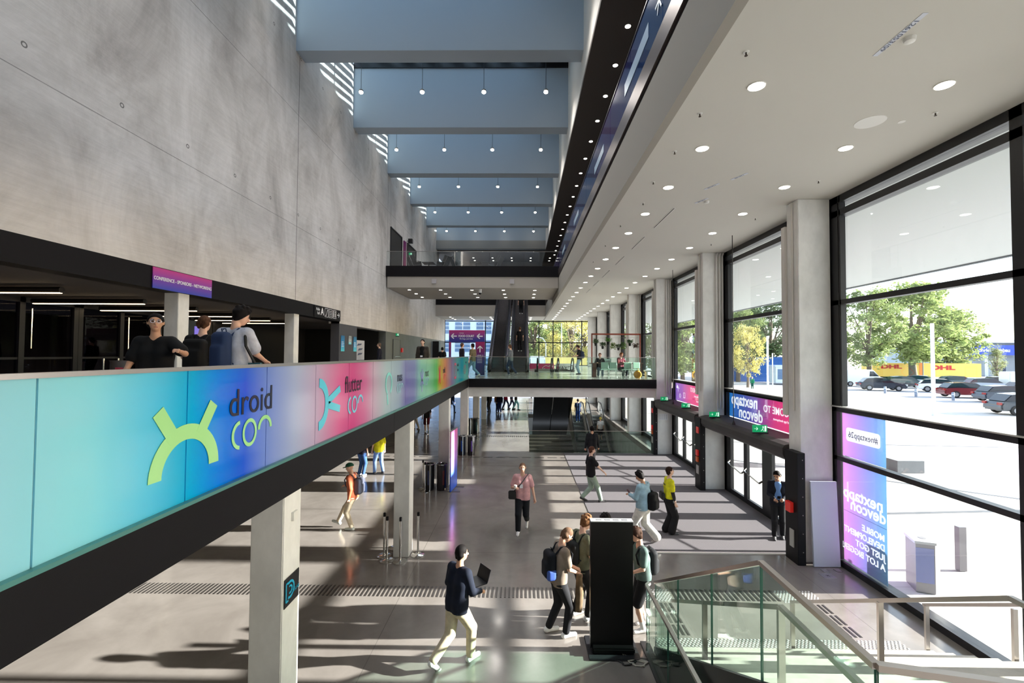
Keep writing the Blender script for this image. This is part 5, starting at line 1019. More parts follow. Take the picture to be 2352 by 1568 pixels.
# ---------------------------------------------------------------- outside
PLZ = noisy('plaza_paving', (176, 173, 170), (192, 189, 186), .35, 6, .75, None, 0, spec=.2); add_joint(PLZ, 9, 5, 2.4, 1.2, .008, (150, 146, 140))
struct('ground_plaza', MB().box(XW+.2, 42, -45, 140, -.25, -.01), PLZ)
struct('ground_street', MB().box(42, 260, -60, 230, -.3, -.03).box(-120, 42, 140, 230, -.3, -.03).box(-120, -18.3, EW+.2, 140, -.3, -.03).box(-18.3, XW+.2, EW+.2, 140, -.3, -.03), noisy('asphalt', (150, 150, 154), (168, 168, 172), .5, 5, .9, spec=.2))
for i, (p, q_) in enumerate((((8.5, 26), (40, 24)), ((8, 14), (41, 17)), ((9.5, 21.5), (34, 3)))): tag(MB().bar((p[0], p[1], -.008), (q_[0], q_[1], -.008), .16, .01).build('drain_channel', mat('drain_grey', (84, 86, 90), .6)), ('straight drain channel across the plaza, farther one', 'straight drain channel across the plaza, nearer one', 'diagonal drain channel across the plaza')[i], 'drain')
BRK = noisy('bark', (84, 72, 60), (110, 96, 80), 4, 5, .9)
TREES = {}
def tree_kind(key, c, seed, n=9000, rx=1., rz=1., leaf=.2):
    rnd = random.Random(seed); q = MB(); cl = []
    for i in range(85):
        a = rnd.uniform(0, 2*PI); b = rnd.uniform(-1.35, 1.45); r = rnd.uniform(.3, 1.)**.5; cl.append((Vector((math.cos(a)*math.cos(b)*r*4.2*rx, math.sin(a)*math.cos(b)*r*4.2*rx, 7.3+math.sin(b)*r*5.0*rz)), rnd.uniform(.5, 1.3)))
    for i in range(n):
        c0, r0 = rnd.choice(cl); v = Vector((rnd.gauss(0, 1), rnd.gauss(0, 1), rnd.gauss(0, .8))).normalized()*r0*rnd.uniform(.4, 1.05); p = c0+v
        d = Vector((rnd.uniform(-1, 1), rnd.uniform(-1, 1), rnd.uniform(-1, 1))).normalized(); e = d.orthogonal().normalized(); s = leaf*rnd.uniform(.6, 1.3); q.add([p-d*s, p+e*s*.55, p+d*s, p-e*s*.55], [(0, 1, 2, 3)])
    m = noisy('leaves_'+key, tuple(int(v*.62) for v in c), c, .9, 6, .7, c3=tuple(min(255, int(v*1.22)) for v in c), spec=.2); mt = m.node_tree
    bs = mt.nodes['Principled BSDF']; out = mt.nodes['Material Output']; tl = mt.nodes.new('ShaderNodeBsdfTranslucent'); LK(m, bs.inputs['Base Color'].links[0].from_socket, tl.inputs[0]); mx = mt.nodes.new('ShaderNodeMixShader'); mx.inputs[0].default_value = .4; LK(m, bs.outputs[0], mx.inputs[1]); LK(m, tl.outputs[0], mx.inputs[2]); LK(m, mx.outputs[0], out.inputs[0])
    r = empty('street_tree', (0, 0, -60)); q.build('crown', m, r); t = MB(); t.tube([(0, 0, 0), (.1, 0, 2.5), (0, .1, 5), (.1, 0, 9)], [.36, .28, .22, .08], 9)
    for c0, r0 in cl[:16]: t.tube([(0, .05, 3.6+rnd.uniform(0, 2)), (c0.x*.45, c0.y*.45, c0.z*.62+1), tuple(c0)], [.13, .09, .03], 5)
    t.build('trunk', BRK, r, True); TREES[key] = r; return r
tree_kind('green', (138, 152, 96), 3); tree_kind('yellow', (188, 180, 108), 5, 6500, 1.05, 1.05, .18); tree_kind('dark', (104, 124, 84), 8); tree_kind('conifer', (150, 156, 110), 11, 4000, .45, 1.1, .17)
def at(px, X=None, Y=None):
    d = fwd+rgt*((px-1186.65)/F)
    return d
def tree(key, px, Y, h, lbl, wid=1., grp=None):
    X = (px-1198.5)*Y/1050; s = h/12.6
    if 'used_'+key not in CH: CH['used_'+key] = 1; r = TREES[key]; r.location = (X, Y, 0)
    else: r = dup(TREES[key], (X, Y, 0), random.uniform(0, 6))
    r.scale = (s*wid, s*wid, s); r['label'] = lbl; r['category'] = 'tree'
    if grp: r['group'] = grp
tree('green', 1985, 80, 16.5, 'green tree left in the big window, before the yellow trailer', 1.0); tree('green', 2085, 96, 20, 'largest spreading tree in the middle of the big window', 1.35); tree('green', 2165, 104, 15.5, 'lower right hand tree of the big window group', 1.3)
tree('conifer', 2272, 82, 6.8, 'small round tree with reddish top before the blue sign', 1.1)
tree('dark', 1765, 90, 17, 'tall dark tree in the second window', 1.2); tree('dark', 1722, 100, 15, 'dark tree behind the yellowing one in the second window', 1.1); tree('yellow', 1712, 70, 9.5, 'small yellowing tree standing in the second window', .8); tree('green', 1690, 85, 14, 'green tree at the left of the second window')
tree('dark', 1590, 75, 13, 'dark tree seen through the third window, right part'); tree('green', 1565, 70, 12, 'green tree seen through the third window, left part', 1.1); tree('green', 1495, 80, 13.5, 'green tree seen through the fourth window')
tree('green', 1440, 95, 15, 'green tree behind the far window columns'); tree('green', 1225, 82, 14, 'green tree left beyond the end window', 1.2); tree('green', 1258, 88, 14.6, 'green tree beyond the end window next to the escalator', 1.1); tree('yellow', 1310, 74, 13.0, 'big yellow tree beyond the end window', 1.15); tree('yellow', 1340, 92, 14, 'second yellow tree at the right edge of the end window', 1.1); tree('dark', 1285, 100, 11, 'dark green tree low behind the yellow tree', 1.3)
# cars
GLS = mat('car_glass', (30, 36, 44), .08, spec=.8); TYRE = mat('tyre', (24, 24, 26), .8); RIM = mat('rim', (150, 152, 156), .3, .8)
def car(loc, rz, c, lbl, van=False, s=1.22):
    o = empty('parked_car' if not van else 'parked_van', loc, rz, lbl, 'car' if not van else 'van'); o.scale = (s,)*3
    if not van:
        body = [(-2.2, .28), (-2.25, .62), (-2.12, .88), (-1.2, .96), (1.0, .93), (1.9, .8), (2.22, .62), (2.22, .28)]; cab = [(-2.0, .9), (-1.55, 1.38), (-.5, 1.46), (.35, 1.42), (1.2, .9)]
    else:
        body = [(-2.6, .35), (-2.65, 1.2), (-2.6, 2.15), (1.2, 2.2), (1.9, 1.3), (2.6, 1.1), (2.65, .35)]; cab = [(.7, 1.3), (.75, 2.05), (1.22, 2.05), (1.85, 1.32)]
    MB().prism([(x, z) for x, z in body], -.86, .86, 'y').build('body', mat('paint_%d_%d_%d' % c, c, .25, .2, coat=.6), o, bevel=.09)
    MB().prism(cab, -.72 if not van else -.87, .72 if not van else .87, 'y').build('windows', GLS, o, bevel=.05)
    if not van: MB().prism([(-1.5, 1.39), (-.5, 1.48), (.3, 1.44), (.28, 1.40), (-1.45, 1.36)], -.66, .66, 'y').build('roof', mat('paint_%d_%d_%d' % c, c), o)
    for x in (-1.38, 1.38):
        for y in (-.82, .82): w = MB().tube([(x, y-.1, .33), (x, y+.1, .33)], .33, 16).build('wheel', TYRE, o, True); MB().tube([(x, y-.11, .33), (x, y+.11, .33)], .2, 10).build('rim', RIM, w)
    MB().box(2.12, 2.25, -.8, -.5, .62, .76).box(2.12, 2.25, .5, .8, .62, .76).build('headlights', mat('headlight', (230, 232, 236), .2), o); MB().box(-2.27, -2.15, -.8, -.5, .68, .84).box(-2.27, -2.15, .5, .8, .68, .84).build('tail_lights', mat('tail_red', (150, 20, 20), .3), o)
def gp(px, py):   # the ground point under a pixel row
    D = 4.8*1050/(py-816.5); return ((px-1198.5)*D/1050, D, 0)
for px, py, c, lb, rz in ((2012, 893, (40, 48, 60), 'dark blue estate car, first of the parked row', -.35), (2068, 887, (44, 50, 58), 'dark car second in the parked row', -.3), (2108, 884, (196, 200, 206), 'silver car behind the tall lamp post', -.9), (2150, 896, (236, 238, 240), 'white car right of the tall lamp post', -.6),
        (2205, 908, (120, 34, 40), 'dark red people carrier in the parked row', -.25), (2296, 918, (66, 74, 86), 'grey blue hatchback in front of the parked row', -.2), (2250, 892, (150, 160, 172), 'grey car behind the red one', -.3), (2290, 886, (204, 210, 214), 'pale car farther back behind the hatchback', -.3), (2345, 946, (58, 66, 74), 'dark car nearest the window at the right edge', -.2), (2352, 903, (210, 216, 214), 'pale car at the far right of the back row', -.3),
        (2186, 885, (90, 96, 104), 'grey car glimpsed behind the white one', -.3)): car(gp(px, py), rz, c, lb)
x, y, z = gp(1965, 884); car((x, y, 0), -.3, (232, 236, 238), 'white van left of the parked row', True)
x, y, z = gp(2345, 889); car((x, y, 0), -.2, (226, 230, 228), 'white van at the right end of the back row', True)
x, y, z = gp(1245, 902); car((1.9, 60, -.02), -PI/2, (200, 208, 220), 'tall white truck with a blue windscreen beyond the end window', True, 1.0); bpy.data.objects['parked_van.002'].scale = (1.5, 1.15, 2.1)
# yellow delivery trailer
D = 100; o = empty('yellow_trailer', ((2100-1198.5)*D/1050, D, 0), -.1, 'long yellow delivery trailer with red letters behind the cars', 'trailer'); YEL = mat('trailer_yellow', (250, 208, 96), .5); RL = mat('trailer_red', (200, 20, 30), .5)
MB().box(-11, 11, -1.2, 1.2, .5, 3.4).build('box', YEL, o); MB().box(-1.0, -.2, -1.24, 1.24, .5, 3.5).build('divider', mat('trailer_orange', (240, 140, 40), .5), o)
for x in (-8, -6.6, 6, 7.4): MB().tube([(x, -1.1, .5), (x, 1.1, .5)], .5, 14).build('wheel', TYRE, o, True)
text('lettering', 'DHL', (3.6, -1.25, 2.45), (PI/2, 0, 0), 1.25, RL, o, extrude=.02, sx=1.9, off=.05); text('lettering', 'DHL', (-6.5, -1.25, 2.6), (PI/2, 0, 0), 1.1, RL, o, extrude=.02, sx=1.9, off=.05)
# office building with the blue sign
D = 118; X = (2290-1198.5)*D/1050; o = empty('workshop_building', (X, D, 0), -.06, 'low grey workshop building with a long blue sign band', 'building')
MB().box(-19, 26, 0, 20, 0, 8.6).build('walls', mat('workshop_wall', (176, 184, 192), .7), o); MB().box(-20, 27, -2, 21, 8.4, 9.2).build('roof', mat('workshop_roof', (206, 212, 218), .6), o); MB().box(-17, 26, -2.3, -2.05, 5.3, 7.8).build('sign_band', mat('sign_blue', (40, 74, 190), .5), o)
text('lettering', 'Rohrleitungsbau', (-4.9, -2.35, 6.5), (PI/2, 0, 0), 1.25, WHT, o, extrude=.02, sx=1.0, off=.03); text('lettering', 'www.a-c', (5.4, -2.35, 6.5), (PI/2, 0, 0), 1.2, WHT, o, extrude=.02, off=.03)
for x in (-14, -6.5, 1, 8.5, 16): MB().box(x, x+.8, -2, -1, 0, 5.3).build('pier', mat('workshop_roof', (206, 212, 218)), o)
for x in (-11, -3, 5, 12): MB().box(x, x+3.2, -.06, 0, .4, 3.4).build('window', mat('workshop_window', (70, 84, 104), .2), o)
# pale office building and vehicles beyond the end window
o = empty('office_building', (-9.5, 76, 0), label='pale blue office building with rows of windows beyond the end window', cat='building'); MB().box(-14, 6.2, 0, 12, 0, 16).build('walls', mat('office_wall', (196, 212, 238), .7), o)
for i in range(5):
    for j, z in enumerate((2.2, 5.2, 8.2)):
        w = MB().box(-13+i*3.55+.6, -13+i*3.55+3.1, -.05, .0, z, z+1.9).build('window', mat('office_window', (92, 118, 152), .2), o); q = MB(); q.box(-13+i*3.55+1.8, -13+i*3.55+1.9, -.1, -.05, z, z+1.9); [q.box(-13+i*3.55+.6, -13+i*3.55+3.1, -.1, -.05, z+k, z+k+.07) for k in (.6, 1.25)]; q.build('glazing_bar', mat('office_bar', (220, 228, 240), .6), w)
o = empty('yellow_container', (4.6, 66, 0), label='pale yellow container beyond the end window', cat='container'); MB().box(-1.8, 4.5, -1.2, 1.2, 0, 4.4).build('box', mat('container_yellow', (214, 184, 110), .6), o); MB().box(-1.8, 4.5, -1.24, -1.2, .0, .3).build('base_rail', FRAME, o)
o = empty('blue_bus_stop', ((1795-1198.5)*78/1050, 78, 0), label='small white kiosk before the blue fence in the second window', cat='shelter'); MB().box(-2, 2, -1, 1, .3, 3).build('box', mat('kiosk_pale', (206, 218, 230), .5), o); MB().box(-2.2, 2.2, -1.2, 1.2, 3, 3.25).build('roof', mat('office_wall', (196, 212, 238)), o); MB().box(-1.7, -.2, -1.04, -1, .9, 2.6).box(.2, 1.7, -1.04, -1, .9, 2.6).build('window', mat('office_window', (92, 118, 152)), o)
o = empty('blue_hoarding', ((1760-1198.5)*86/1050, 86, 0), label='long blue hoarding behind the small kiosk', cat='fence'); MB().box(-8, 12, -.1, .1, 0, 4.6).build('panels', mat('hoarding_blue', (36, 96, 176), .6), o)
# street furniture
LP = mat('lamp_post_white', (214, 222, 230), .4)
def lamp_post(px, py, ptop, lbl, r=.13, m=LP):
    x, y, z = gp(px, py); h = 4.8+(816-ptop)*y/1050; o = empty('lamp_post', (x, y, 0), label=lbl, cat='lamp post'); MB().lathe([(r, 0), (r*.92, h-.5)], 14).build('pole', m, o, True); MB().lathe([(r*.95, h-.5), (r*.95, h)], 14).build('light_head', mat('post_head', (248, 250, 252), .3), o, True)
lamp_post(2129, 949, 740, 'thick white lamp post on the plaza in the big window', .14); lamp_post(2107, 868, 716, 'thin grey lamp post behind the thick white one', .09, mat('pole_grey', (120, 130, 142), .5)); lamp_post(1757, 900, 771, 'white lamp post in the second window', .13); lamp_post(1768, 886, 810, 'thin white mast beside the lamp post in the second window', .08); lamp_post(2343, 880, 717, 'thin lamp post at the right edge of the big window', .09, MATS['pole_grey'])
for i, px in enumerate((1252, 1288)): x = (px-1198.5)*70/1050; o = empty('curved_street_lamp', (x, 70, 0), label='curved white street lamp beyond the end window, %s one' % ('left', 'right')[i], cat='street lamp'); MB().tube([(0, 0, 0), (0, 0, 6.6), (-.5, 0, 7.3), (-1.4, 0, 7.5)] if i == 0 else [(0, 0, 0), (0, 0, 9.6)], .07, 8).build('pole', LP, o, True)
for i, (px, py) in enumerate(((2021, 900), (2090, 907), (2173, 915), (2297, 929))):
    x, y, z = gp(px, py)
    if i == 0: bo = empty('bollard', (x, y, 0), label='short grey bollard on the plaza edge in front of the parked cars', cat='bollard', group='bollards along the plaza edge'); MB().lathe([(.14, 0), (.14, .85), (.1, .9)], 12).build('post', mat('bollard_grey', (128, 138, 156), .5), bo, True); MB().lathe([(.145, .62), (.145, .74)], 12).build('band', mat('bollard_band', (206, 212, 220), .4), bo)
    else: dup(bo, (x, y, 0))
o = empty('outdoor_litter_bin', (8.35, 9.75, 0), -.35, 'stainless steel litter bin outside the big window', 'litter bin'); MB().prism([(-.2, -.24), (.12, -.24), (.25, -.1), (.25, .24), (-.2, .24)], 0, .98, 'z').build('body', mat('bin_steel', (128, 124, 128), .35, .2), o); MB().prism([(-.22, -.26), (.14, -.26), (.27, -.1), (.27, .26), (-.22, .26)], .98, 1.03, 'z').build('lid', mat('bin_lid', (170, 168, 168), .4), o); MB().box(-.2, .1, -.245, -.24, .2, .9).build('door', mat('bin_door', (110, 116, 158), .2, .3), o); MB().lathe([(.07, 1.03), (.07, 1.035)], 14).build('ashtray', mat('ash_grey', (120, 120, 120), .6), o)
tag(MB().box(9.82, 9.98, 10.5, 10.62, 0, .98).build('square_bollard', mat('bin_steel', (196, 196, 200))), 'square steel bollard on the plaza beyond the litter bin', 'bollard'); tag(MB().box(15.5, 16.6, 19.2, 19.8, 0, .5).build('stone_bench', mat('stone_grey', (130, 132, 134), .8)), 'grey stone block seat on the plaza beside the lilac banner', 'bench')
# ---------------------------------------------------------------- people
HI = .0115; MI = .016; LO = .026
B2, DBR, BLD = (40, 28, 24), (70, 48, 34), (150, 112, 70)
r, i = person((-1.0, 7.2, 0), -42, 'person in a navy sweater and cream trousers striding across the near floor with a laptop', H=1.80, top=(24, 30, 46), sleeve='long', legs=(222, 208, 178), shoes=(226, 228, 226), hair=(24, 20, 20), feet=((-.1, -.34, .02, 45), (.09, .24, 0, 0)), hands=((-.2, .3, 1.06), (.16, .34, 1.04)), head=(-15, 6), lean=(0, .05), skin=1, res=HI, loose=.012, hairstyle='short')
lp_ = attach(r, (-.02, .42, 1.09)); o = empty('open_laptop', lp_, r.rotation_euler[2]-.2, 'dark open laptop carried by the striding person in navy', 'laptop'); MB().box(-.16, .16, -.11, .11, 0, .012).build('keyboard_base', mat('laptop_dark', (26, 26, 30), .3), o); MB().bar((0, .11, .01), (0, .18, .2), .32, .01, (0, 1, 0)).build('screen_lid', MATS['laptop_dark'], o)
r, i = person((.64, 8.0, 0), -72, 'person with a shaved head, taupe shirt and black jeans standing left of the kiosk', H=1.80, top=(150, 134, 120), legs=(38, 38, 42), shoes=(240, 240, 238), hair=(110, 84, 66), hairstyle='shaved', feet=((-.12, -.1, 0, 0), (.12, .12, 0, 0)), hands=((-.06, .32, 1.06), (.08, .32, 1.02)), head=(0, 38), lean=(0, .06), skin=0, res=HI)
backpack(r, i, 'black backpack with a blue lower pocket on the person in taupe', (20, 22, 30), c2=(60, 90, 170))
o = tag(MB().tube([attach(r, (.1, .34, 1.0)), attach(r, (.13, .33, .7)), attach(r, (.16, .3, .42))], [.05, .075, .06], 10).build('folded_jacket', noisy('jacket_brown', (96, 78, 56), (122, 100, 74), 10, 4, .9), None, True), 'brown folded jacket hanging from the arm of the person in taupe', 'jacket')
r, i = person((1.08, 8.5, 0), -62, 'person in an olive shirt holding an orange bag at the kiosk', H=1.82, top=(118, 120, 96), legs=(44, 42, 42), shoes=(230, 232, 232), hair=(120, 84, 56), feet=((-.12, .0, 0, 0), (.13, .1, 0, 0)), hands=((-.08, .28, 1.12), (.12, .3, 1.12)), head=(-10, 30), lean=(0, .04), skin=2, res=HI, hairstyle='thick')
backpack(r, i, 'dark backpack on the person in olive', (30, 32, 34), size=(.14, .08, .2))
p = attach(r, (.0, .34, 1.12)); o = empty('orange_bag', p, 0, 'bright orange cloth bag held by the person in olive', 'bag'); f_ = Field((-.2, -.2, -.42), (.2, .2, .15), .014); f_.ell((0, 0, .0), (.1, .07, .1), .02); f_.cone((.04, 0, -.05), (.08, 0, -.34), .055, .04, .03); f_.build('cloth', noisy('orange_cloth', (226, 92, 20), (250, 128, 40), 8, 4, .6), o)
r, i = person((1.58, 8.75, 0), 175, 'person with dark curly hair hidden behind the kiosk', H=1.78, top=(60, 60, 66), hair=(22, 18, 18), hairstyle='curly', hands=((-.15, .25, 1.1), (.15, .25, 1.1)), head=(0, 15), skin=1, res=MI)
r, i = person((2.14, 8.2, 0), 100, 'person in a teal grey shirt and black shorts right of the kiosk', H=1.74, top=(96, 116, 112), legs=(26, 26, 30), shorts=True, shoes=(238, 238, 238), hair=(62, 42, 32), hairstyle='thick', feet=((-.12, .08, 0, 0), (.12, -.08, 0, 0)), hands=((-.1, .3, 1.04), (.1, .32, 1.02)), head=(0, 25), lean=(0, .05), skin=0, res=HI, sock=(236, 236, 236))
backpack(r, i, 'black backpack on the person in teal grey', (24, 26, 30), size=(.15, .08, .22))
r, i = person((.02, 12.55, 0), 176, 'person in a pink shirt and black trousers walking toward the viewer', H=1.84, top=(222, 168, 170), legs=(28, 30, 36), shoes=(240, 236, 236), hair=(120, 90, 72), hairstyle='shaved', feet=((-.1, -.3, .05, 45), (.1, .2, 0, 0)), hands=((-.33, .05, .86), (.16, .24, 1.2)), head=(4, 2), skin=0, res=HI, loose=.012)
w = attach(r, (.26, .14, 1.0)); o = empty('shoulder_bag', w, r.rotation_euler[2], 'small black shoulder bag on the person in pink', 'bag'); MB().box(-.1, .1, -.04, .04, -.13, .1).build('pouch', mat('bag_black', (20, 20, 22), .6), o, bevel=.02)
MB().tube([Matrix.Rotation(-r.rotation_euler[2], 3, 'Z') @ (attach(r, q_)-w) for q_ in ((.2, .16, 1.1), (.02, .2, 1.3), (-.15, .1, 1.52), (-.14, -.08, 1.5))], .013, 6).build('strap', MATS['bag_black'], o, True)
q_ = attach(r, (.02, .165, 1.22)); tag(MB().box(-.04, .04, -.004, .004, -.05, .05).build('name_badge', WHT, loc=q_), 'white name badge on the chest of the person in pink', 'badge')
w = attach(r, (.16, .31, 1.24)); tag(MB().lathe([(.03, -.05), (.04, .05)], 12).build('paper_cup', mat('cup_white', (236, 232, 226), .5), None, True, loc=w), 'white paper cup held by the person in pink', 'cup')
r, i = person((2.25, 15.1, 0), -80, 'person in a black printed shirt and pale green trousers walking right', H=1.80, top=(28, 28, 32), legs=(158, 178, 162), shoes=(60, 58, 60), hair=(84, 52, 40), feet=((-.1, -.22, .02, 25), (.1, .34, 0, 0)), hands=((-.26, -.05, .84), (.26, .36, 1.0)), head=(0, 8), skin=2, res=HI, loose=.01)
tag(MB().box(-.003, .003, -.035, .035, -.05, .05).build('name_badge', WHT, loc=attach(r, (.0, .17, 1.12))), 'white name badge of the person in the black printed shirt', 'badge')
r, i = person((2.95, 19.4, 0), 2, 'person in a dark jacket walking away toward the basement railing', H=1.78, top=(26, 27, 32), sleeve='long', legs=(130, 126, 130), hair=(20, 18, 18), feet=((-.1, -.1, 0, 0), (.1, .2, 0, 0)), hands=((-.3, .0, .82), (.3, .08, .84)), skin=1, res=MI, loose=.01)
r, i = person((3.12, 11.9, 0), 48, 'person in a light blue sweater and white trousers looking at a phone', H=1.80, top=(160, 192, 208), sleeve='long', legs=(238, 234, 224), shoes=(150, 146, 140), wide=.02, hair=(26, 22, 22), hairstyle='thick', feet=((-.1, .12, 0, 0), (.1, -.3, .04, 35)), hands=((-.1, .32, 1.16), (.1, .3, 1.12)), head=(20, 30), skin=1, res=HI, loose=.03)
backpack(r, i, 'round black rucksack hanging from the shoulder of the person in light blue', (18, 18, 20), side=.1, size=(.15, .1, .22), drop=.12, one=True, back=-.22); phone(r, (-.04, .38, 1.2), 'smartphone held by the person in light blue', (90, 60, 60), .7)
r, i = person((3.98, 12.5, 0), -88, 'person in a yellow shirt and wide black trousers standing in profile', H=1.76, top=(232, 226, 40), legs=(22, 22, 26), shoes=(60, 60, 64), hair=(52, 34, 28), feet=((-.09, -.05, 0, 0), (.09, .06, 0, 0)), hands=((-.22, .02, .80), (.24, .10, .82)), head=(0, -4), skin=2, res=HI, hem=.98, wide=.03)
for s_, j in zip((-1, 1), i['J']): MB().tube([j[2]+(i['sh'][0 if s_ < 0 else 1]-j[2])*.35, j[2], j[3]+(j[2]-j[3])*.25], [.056, .05, .04], 10).build('mesh_undersleeve', mat('mesh_black', (34, 32, 34), .8), r, True)
text('back_print', 'STAFF', attach(r, (0, -.135, 1.34)), (PI/2, 0, r.rotation_euler[2]), .07, mat('black_print', (24, 24, 26)), None, extrude=.002)['kind'] = 'thing'
tag(bpy.data.objects['back_print'], 'small black print on the back of the yellow shirt', 'print')
o = empty('waist_bag', attach(r, (0, -.2, 1.04)), r.rotation_euler[2], 'small black bag on the back of the person in yellow', 'bag'); MB().box(-.13, .13, -.05, .05, -.1, .1).build('pouch', mat('bag_black', (20, 20, 22)), o, bevel=.03)
r, i = person((6.78, 12.3, 0), 155, 'person in a dark blazer over a blue shirt by the glass doors', H=1.76, top=(32, 34, 46), top2=(120, 160, 220), sleeve='long', legs=(34, 34, 38), shoes=(70, 68, 70), hair=(24, 20, 20), hands=((-.1, .28, 1.12), (.1, .28, 1.1)), head=(-20, 28), skin=1, res=HI, feet=((-.1, .0, 0, 0), (.1, .16, 0, 0))); phone(r, (0, .34, 1.16), 'smartphone held by the person in the dark blazer')
r, i = person((-4.62, 12.6, 0), 86, 'person in an orange shirt and green cap walking left under the balcony', H=1.78, top=(206, 112, 80), sleeve='long', legs=(236, 222, 196), shoes=(214, 220, 216), hair=(60, 40, 32), cap=(24, 84, 62), hairstyle='none', feet=((-.1, .02, 0, 0), (.1, .52, .06, -18)), hands=((-.24, .02, .9), (.2, .3, 1.12)), head=(0, 14), lean=(0, .06), skin=0, res=HI)
backpack(r, i, 'grey ribbed backpack on the person with the green cap', (86, 90, 108), size=(.15, .1, .22))
r, i = person((-6.3, 18.0, 0), -20, 'person in blue jeans and a dark top under the balcony, left of the pair', H=1.78, top=(40, 40, 60), legs=(66, 100, 160), shoes=(170, 170, 176), hair=DBR, res=MI)
r, i = person((-5.75, 18.4, 0), 30, 'person in light blue jeans and a bright yellow vest under the balcony', H=1.78, top=(232, 224, 40), legs=(130, 160, 206), shoes=(60, 62, 70), hair=DBR, res=MI, feet=((-.16, .0, 0, 0), (.16, -.05, 0, 0)))
r, i = person((-5.85, 28.1, 0), 20, 'person in dark red shorts and black shirt far under the balcony', H=1.8, top=(30, 24, 26), legs=(96, 24, 34), shorts=True, shoes=(236, 240, 244), hair=BLD, res=LO)
r, i = person((-3.55, 20.75, 0), 70, 'person in a red jacket half hidden by a balcony column', H=1.78, top=(176, 24, 34), sleeve='long', legs=(120, 120, 130), shoes=(220, 220, 224), hair=B2, res=MI); backpack(r, i, 'black backpack on the person in red', (22, 22, 26))
r, i = person((-6.8, 29.4, 0), 60, 'person in white far under the balcony', H=1.76, top=(226, 222, 214), legs=(214, 208, 196), hair=DBR, res=LO, feet=((-.1, -.3, 0, 0), (.1, .3, 0, 0)))
for k, (x, y, fc, tp, lg_, hr, lb) in enumerate(((-2.75, 38.3, 40, (28, 28, 30), (34, 34, 38), B2, 'distant person all in black beyond the far columns'), (-2.05, 38.0, 200, (190, 130, 90), (40, 44, 60), DBR, 'distant person in a tan coat'), (-1.85, 37.6, 160, (30, 34, 60), (44, 60, 110), B2, 'distant person with a navy top and jeans'), (-1.45, 40.0, -60, (190, 20, 70), (50, 60, 100), DBR, 'distant person in a raspberry top'), (-.95, 40.6, -100, (36, 44, 70), (40, 50, 84), B2, 'distant person in navy striding right'), (-.55, 39.7, -95, (40, 36, 40), (120, 190, 200), DBR, 'distant person in pale trousers striding right'), (-5.75, 37.4, -30, (50, 70, 110), (60, 80, 120), B2, 'distant person between the far columns'))):
    person((x, y, 0), fc, lb, H=1.76, top=tp, sleeve='long', legs=lg_, hair=hr, res=LO, feet=((-.1, -.25, 0, 0), (.1, .25, 0, 0)) if k > 2 else ((-.1, 0, 0, 0), (.1, .05, 0, 0)), shoes=(60, 60, 64))
person((4.35, 35.9, -.45), 3, 'person in blue jeans at the top of the left basement escalator', H=1.78, top=(40, 60, 90), legs=(48, 80, 150), hair=B2, res=LO)
person((5.78, 34.0, -1.55), 3, 'person with yellow hair in a white shirt and black shorts on the right basement escalator', H=1.74, top=(232, 230, 228), legs=(30, 32, 40), shorts=True, shoes=(90, 90, 80), hair=(220, 196, 90), res=LO)
# level one
Z1 = 3.585
r, i = person((-4.5, 5.55, Z1), -165, 'person with glasses in black on the balcony turning with an outstretched arm', H=1.66, top=(22, 22, 24), sleeve='short', legs=(24, 24, 28), hair=(20, 18, 18), hands=((-.42, .38, 1.32), (.22, .28, 1.0)), head=(25, 0), skin=1, res=MI, hairstyle='short', glasses=True, loose=.02); phone(r, (.2, .36, 1.04), 'red smartphone held by the person in black with glasses', (190, 60, 80), .5)
r, i = person((-4.95, 7.0, Z1), 8, 'person in black with a black backpack seen from behind on the balcony', H=1.76, top=(24, 24, 26), hair=(88, 60, 44), head=(-10, 10), skin=2, res=MI, hands=((-.25, .15, .95), (.25, .15, .95))); backpack(r, i, 'black backpack on the balcony beside the blue one', (14, 14, 16), size=(.16, .09, .24))
r, i = person((-3.87, 6.1, Z1), -8, 'person in a white shirt with a blue backpack seen from behind on the balcony', H=1.82, top=(206, 208, 220), hair=(26, 20, 20), hairstyle='thick', head=(-35, 25), skin=0, res=HI, hands=((-.26, .2, 1.0), (.18, .34, 1.08)), loose=.03); backpack(r, i, 'blue denim backpack on the person in the white shirt', (42, 58, 92), size=(.12, .08, .26), side=-.03)
w = attach(r, (.3, .0, 1.0)); o = empty('teal_shoulder_bag', w, r.rotation_euler[2], 'teal bag on a black strap at the hip of the person in the white shirt', 'bag'); MB().box(-.12, .12, -.05, .05, -.16, .06).build('pouch', mat('teal_bag', (70, 116, 124), .7), o, bevel=.03); MB().tube([(.0, 0, .05), (-.06, -.1, .28), (-.12, -.05, .5), (-.14, .06, .48)], .018, 7).build('strap', mat('bag_black', (20, 20, 22)), o, True)
r, i = person((-4.25, 19.4, Z1), 178, 'person in an open olive jacket with a name badge on the balcony', H=1.80, top=(62, 56, 50), top2=(20, 20, 22), sleeve='long', legs=(30, 30, 34), hair=(36, 28, 26), head=(0, 2), skin=2, res=MI, loose=.02); tag(MB().box(-.05, .05, -.004, .004, -.035, .035).build('name_badge', WHT, loc=attach(r, (0, .19, 1.1))), 'white name badge on the olive jacket', 'badge')
person((-7.6, 24.2, Z1), 100, 'person in dark clothes walking before the dark doorway on level one', H=1.76, top=(34, 34, 46), sleeve='long', legs=(24, 24, 28), hair=(110, 90, 76), hairstyle='shaved', res=LO)
person((-3.35, 25.2, Z1), -60, 'person in a dark top walking before the food court sign', H=1.80, top=(44, 40, 52), sleeve='long', legs=(90, 90, 96), hair=(100, 70, 54), res=LO)
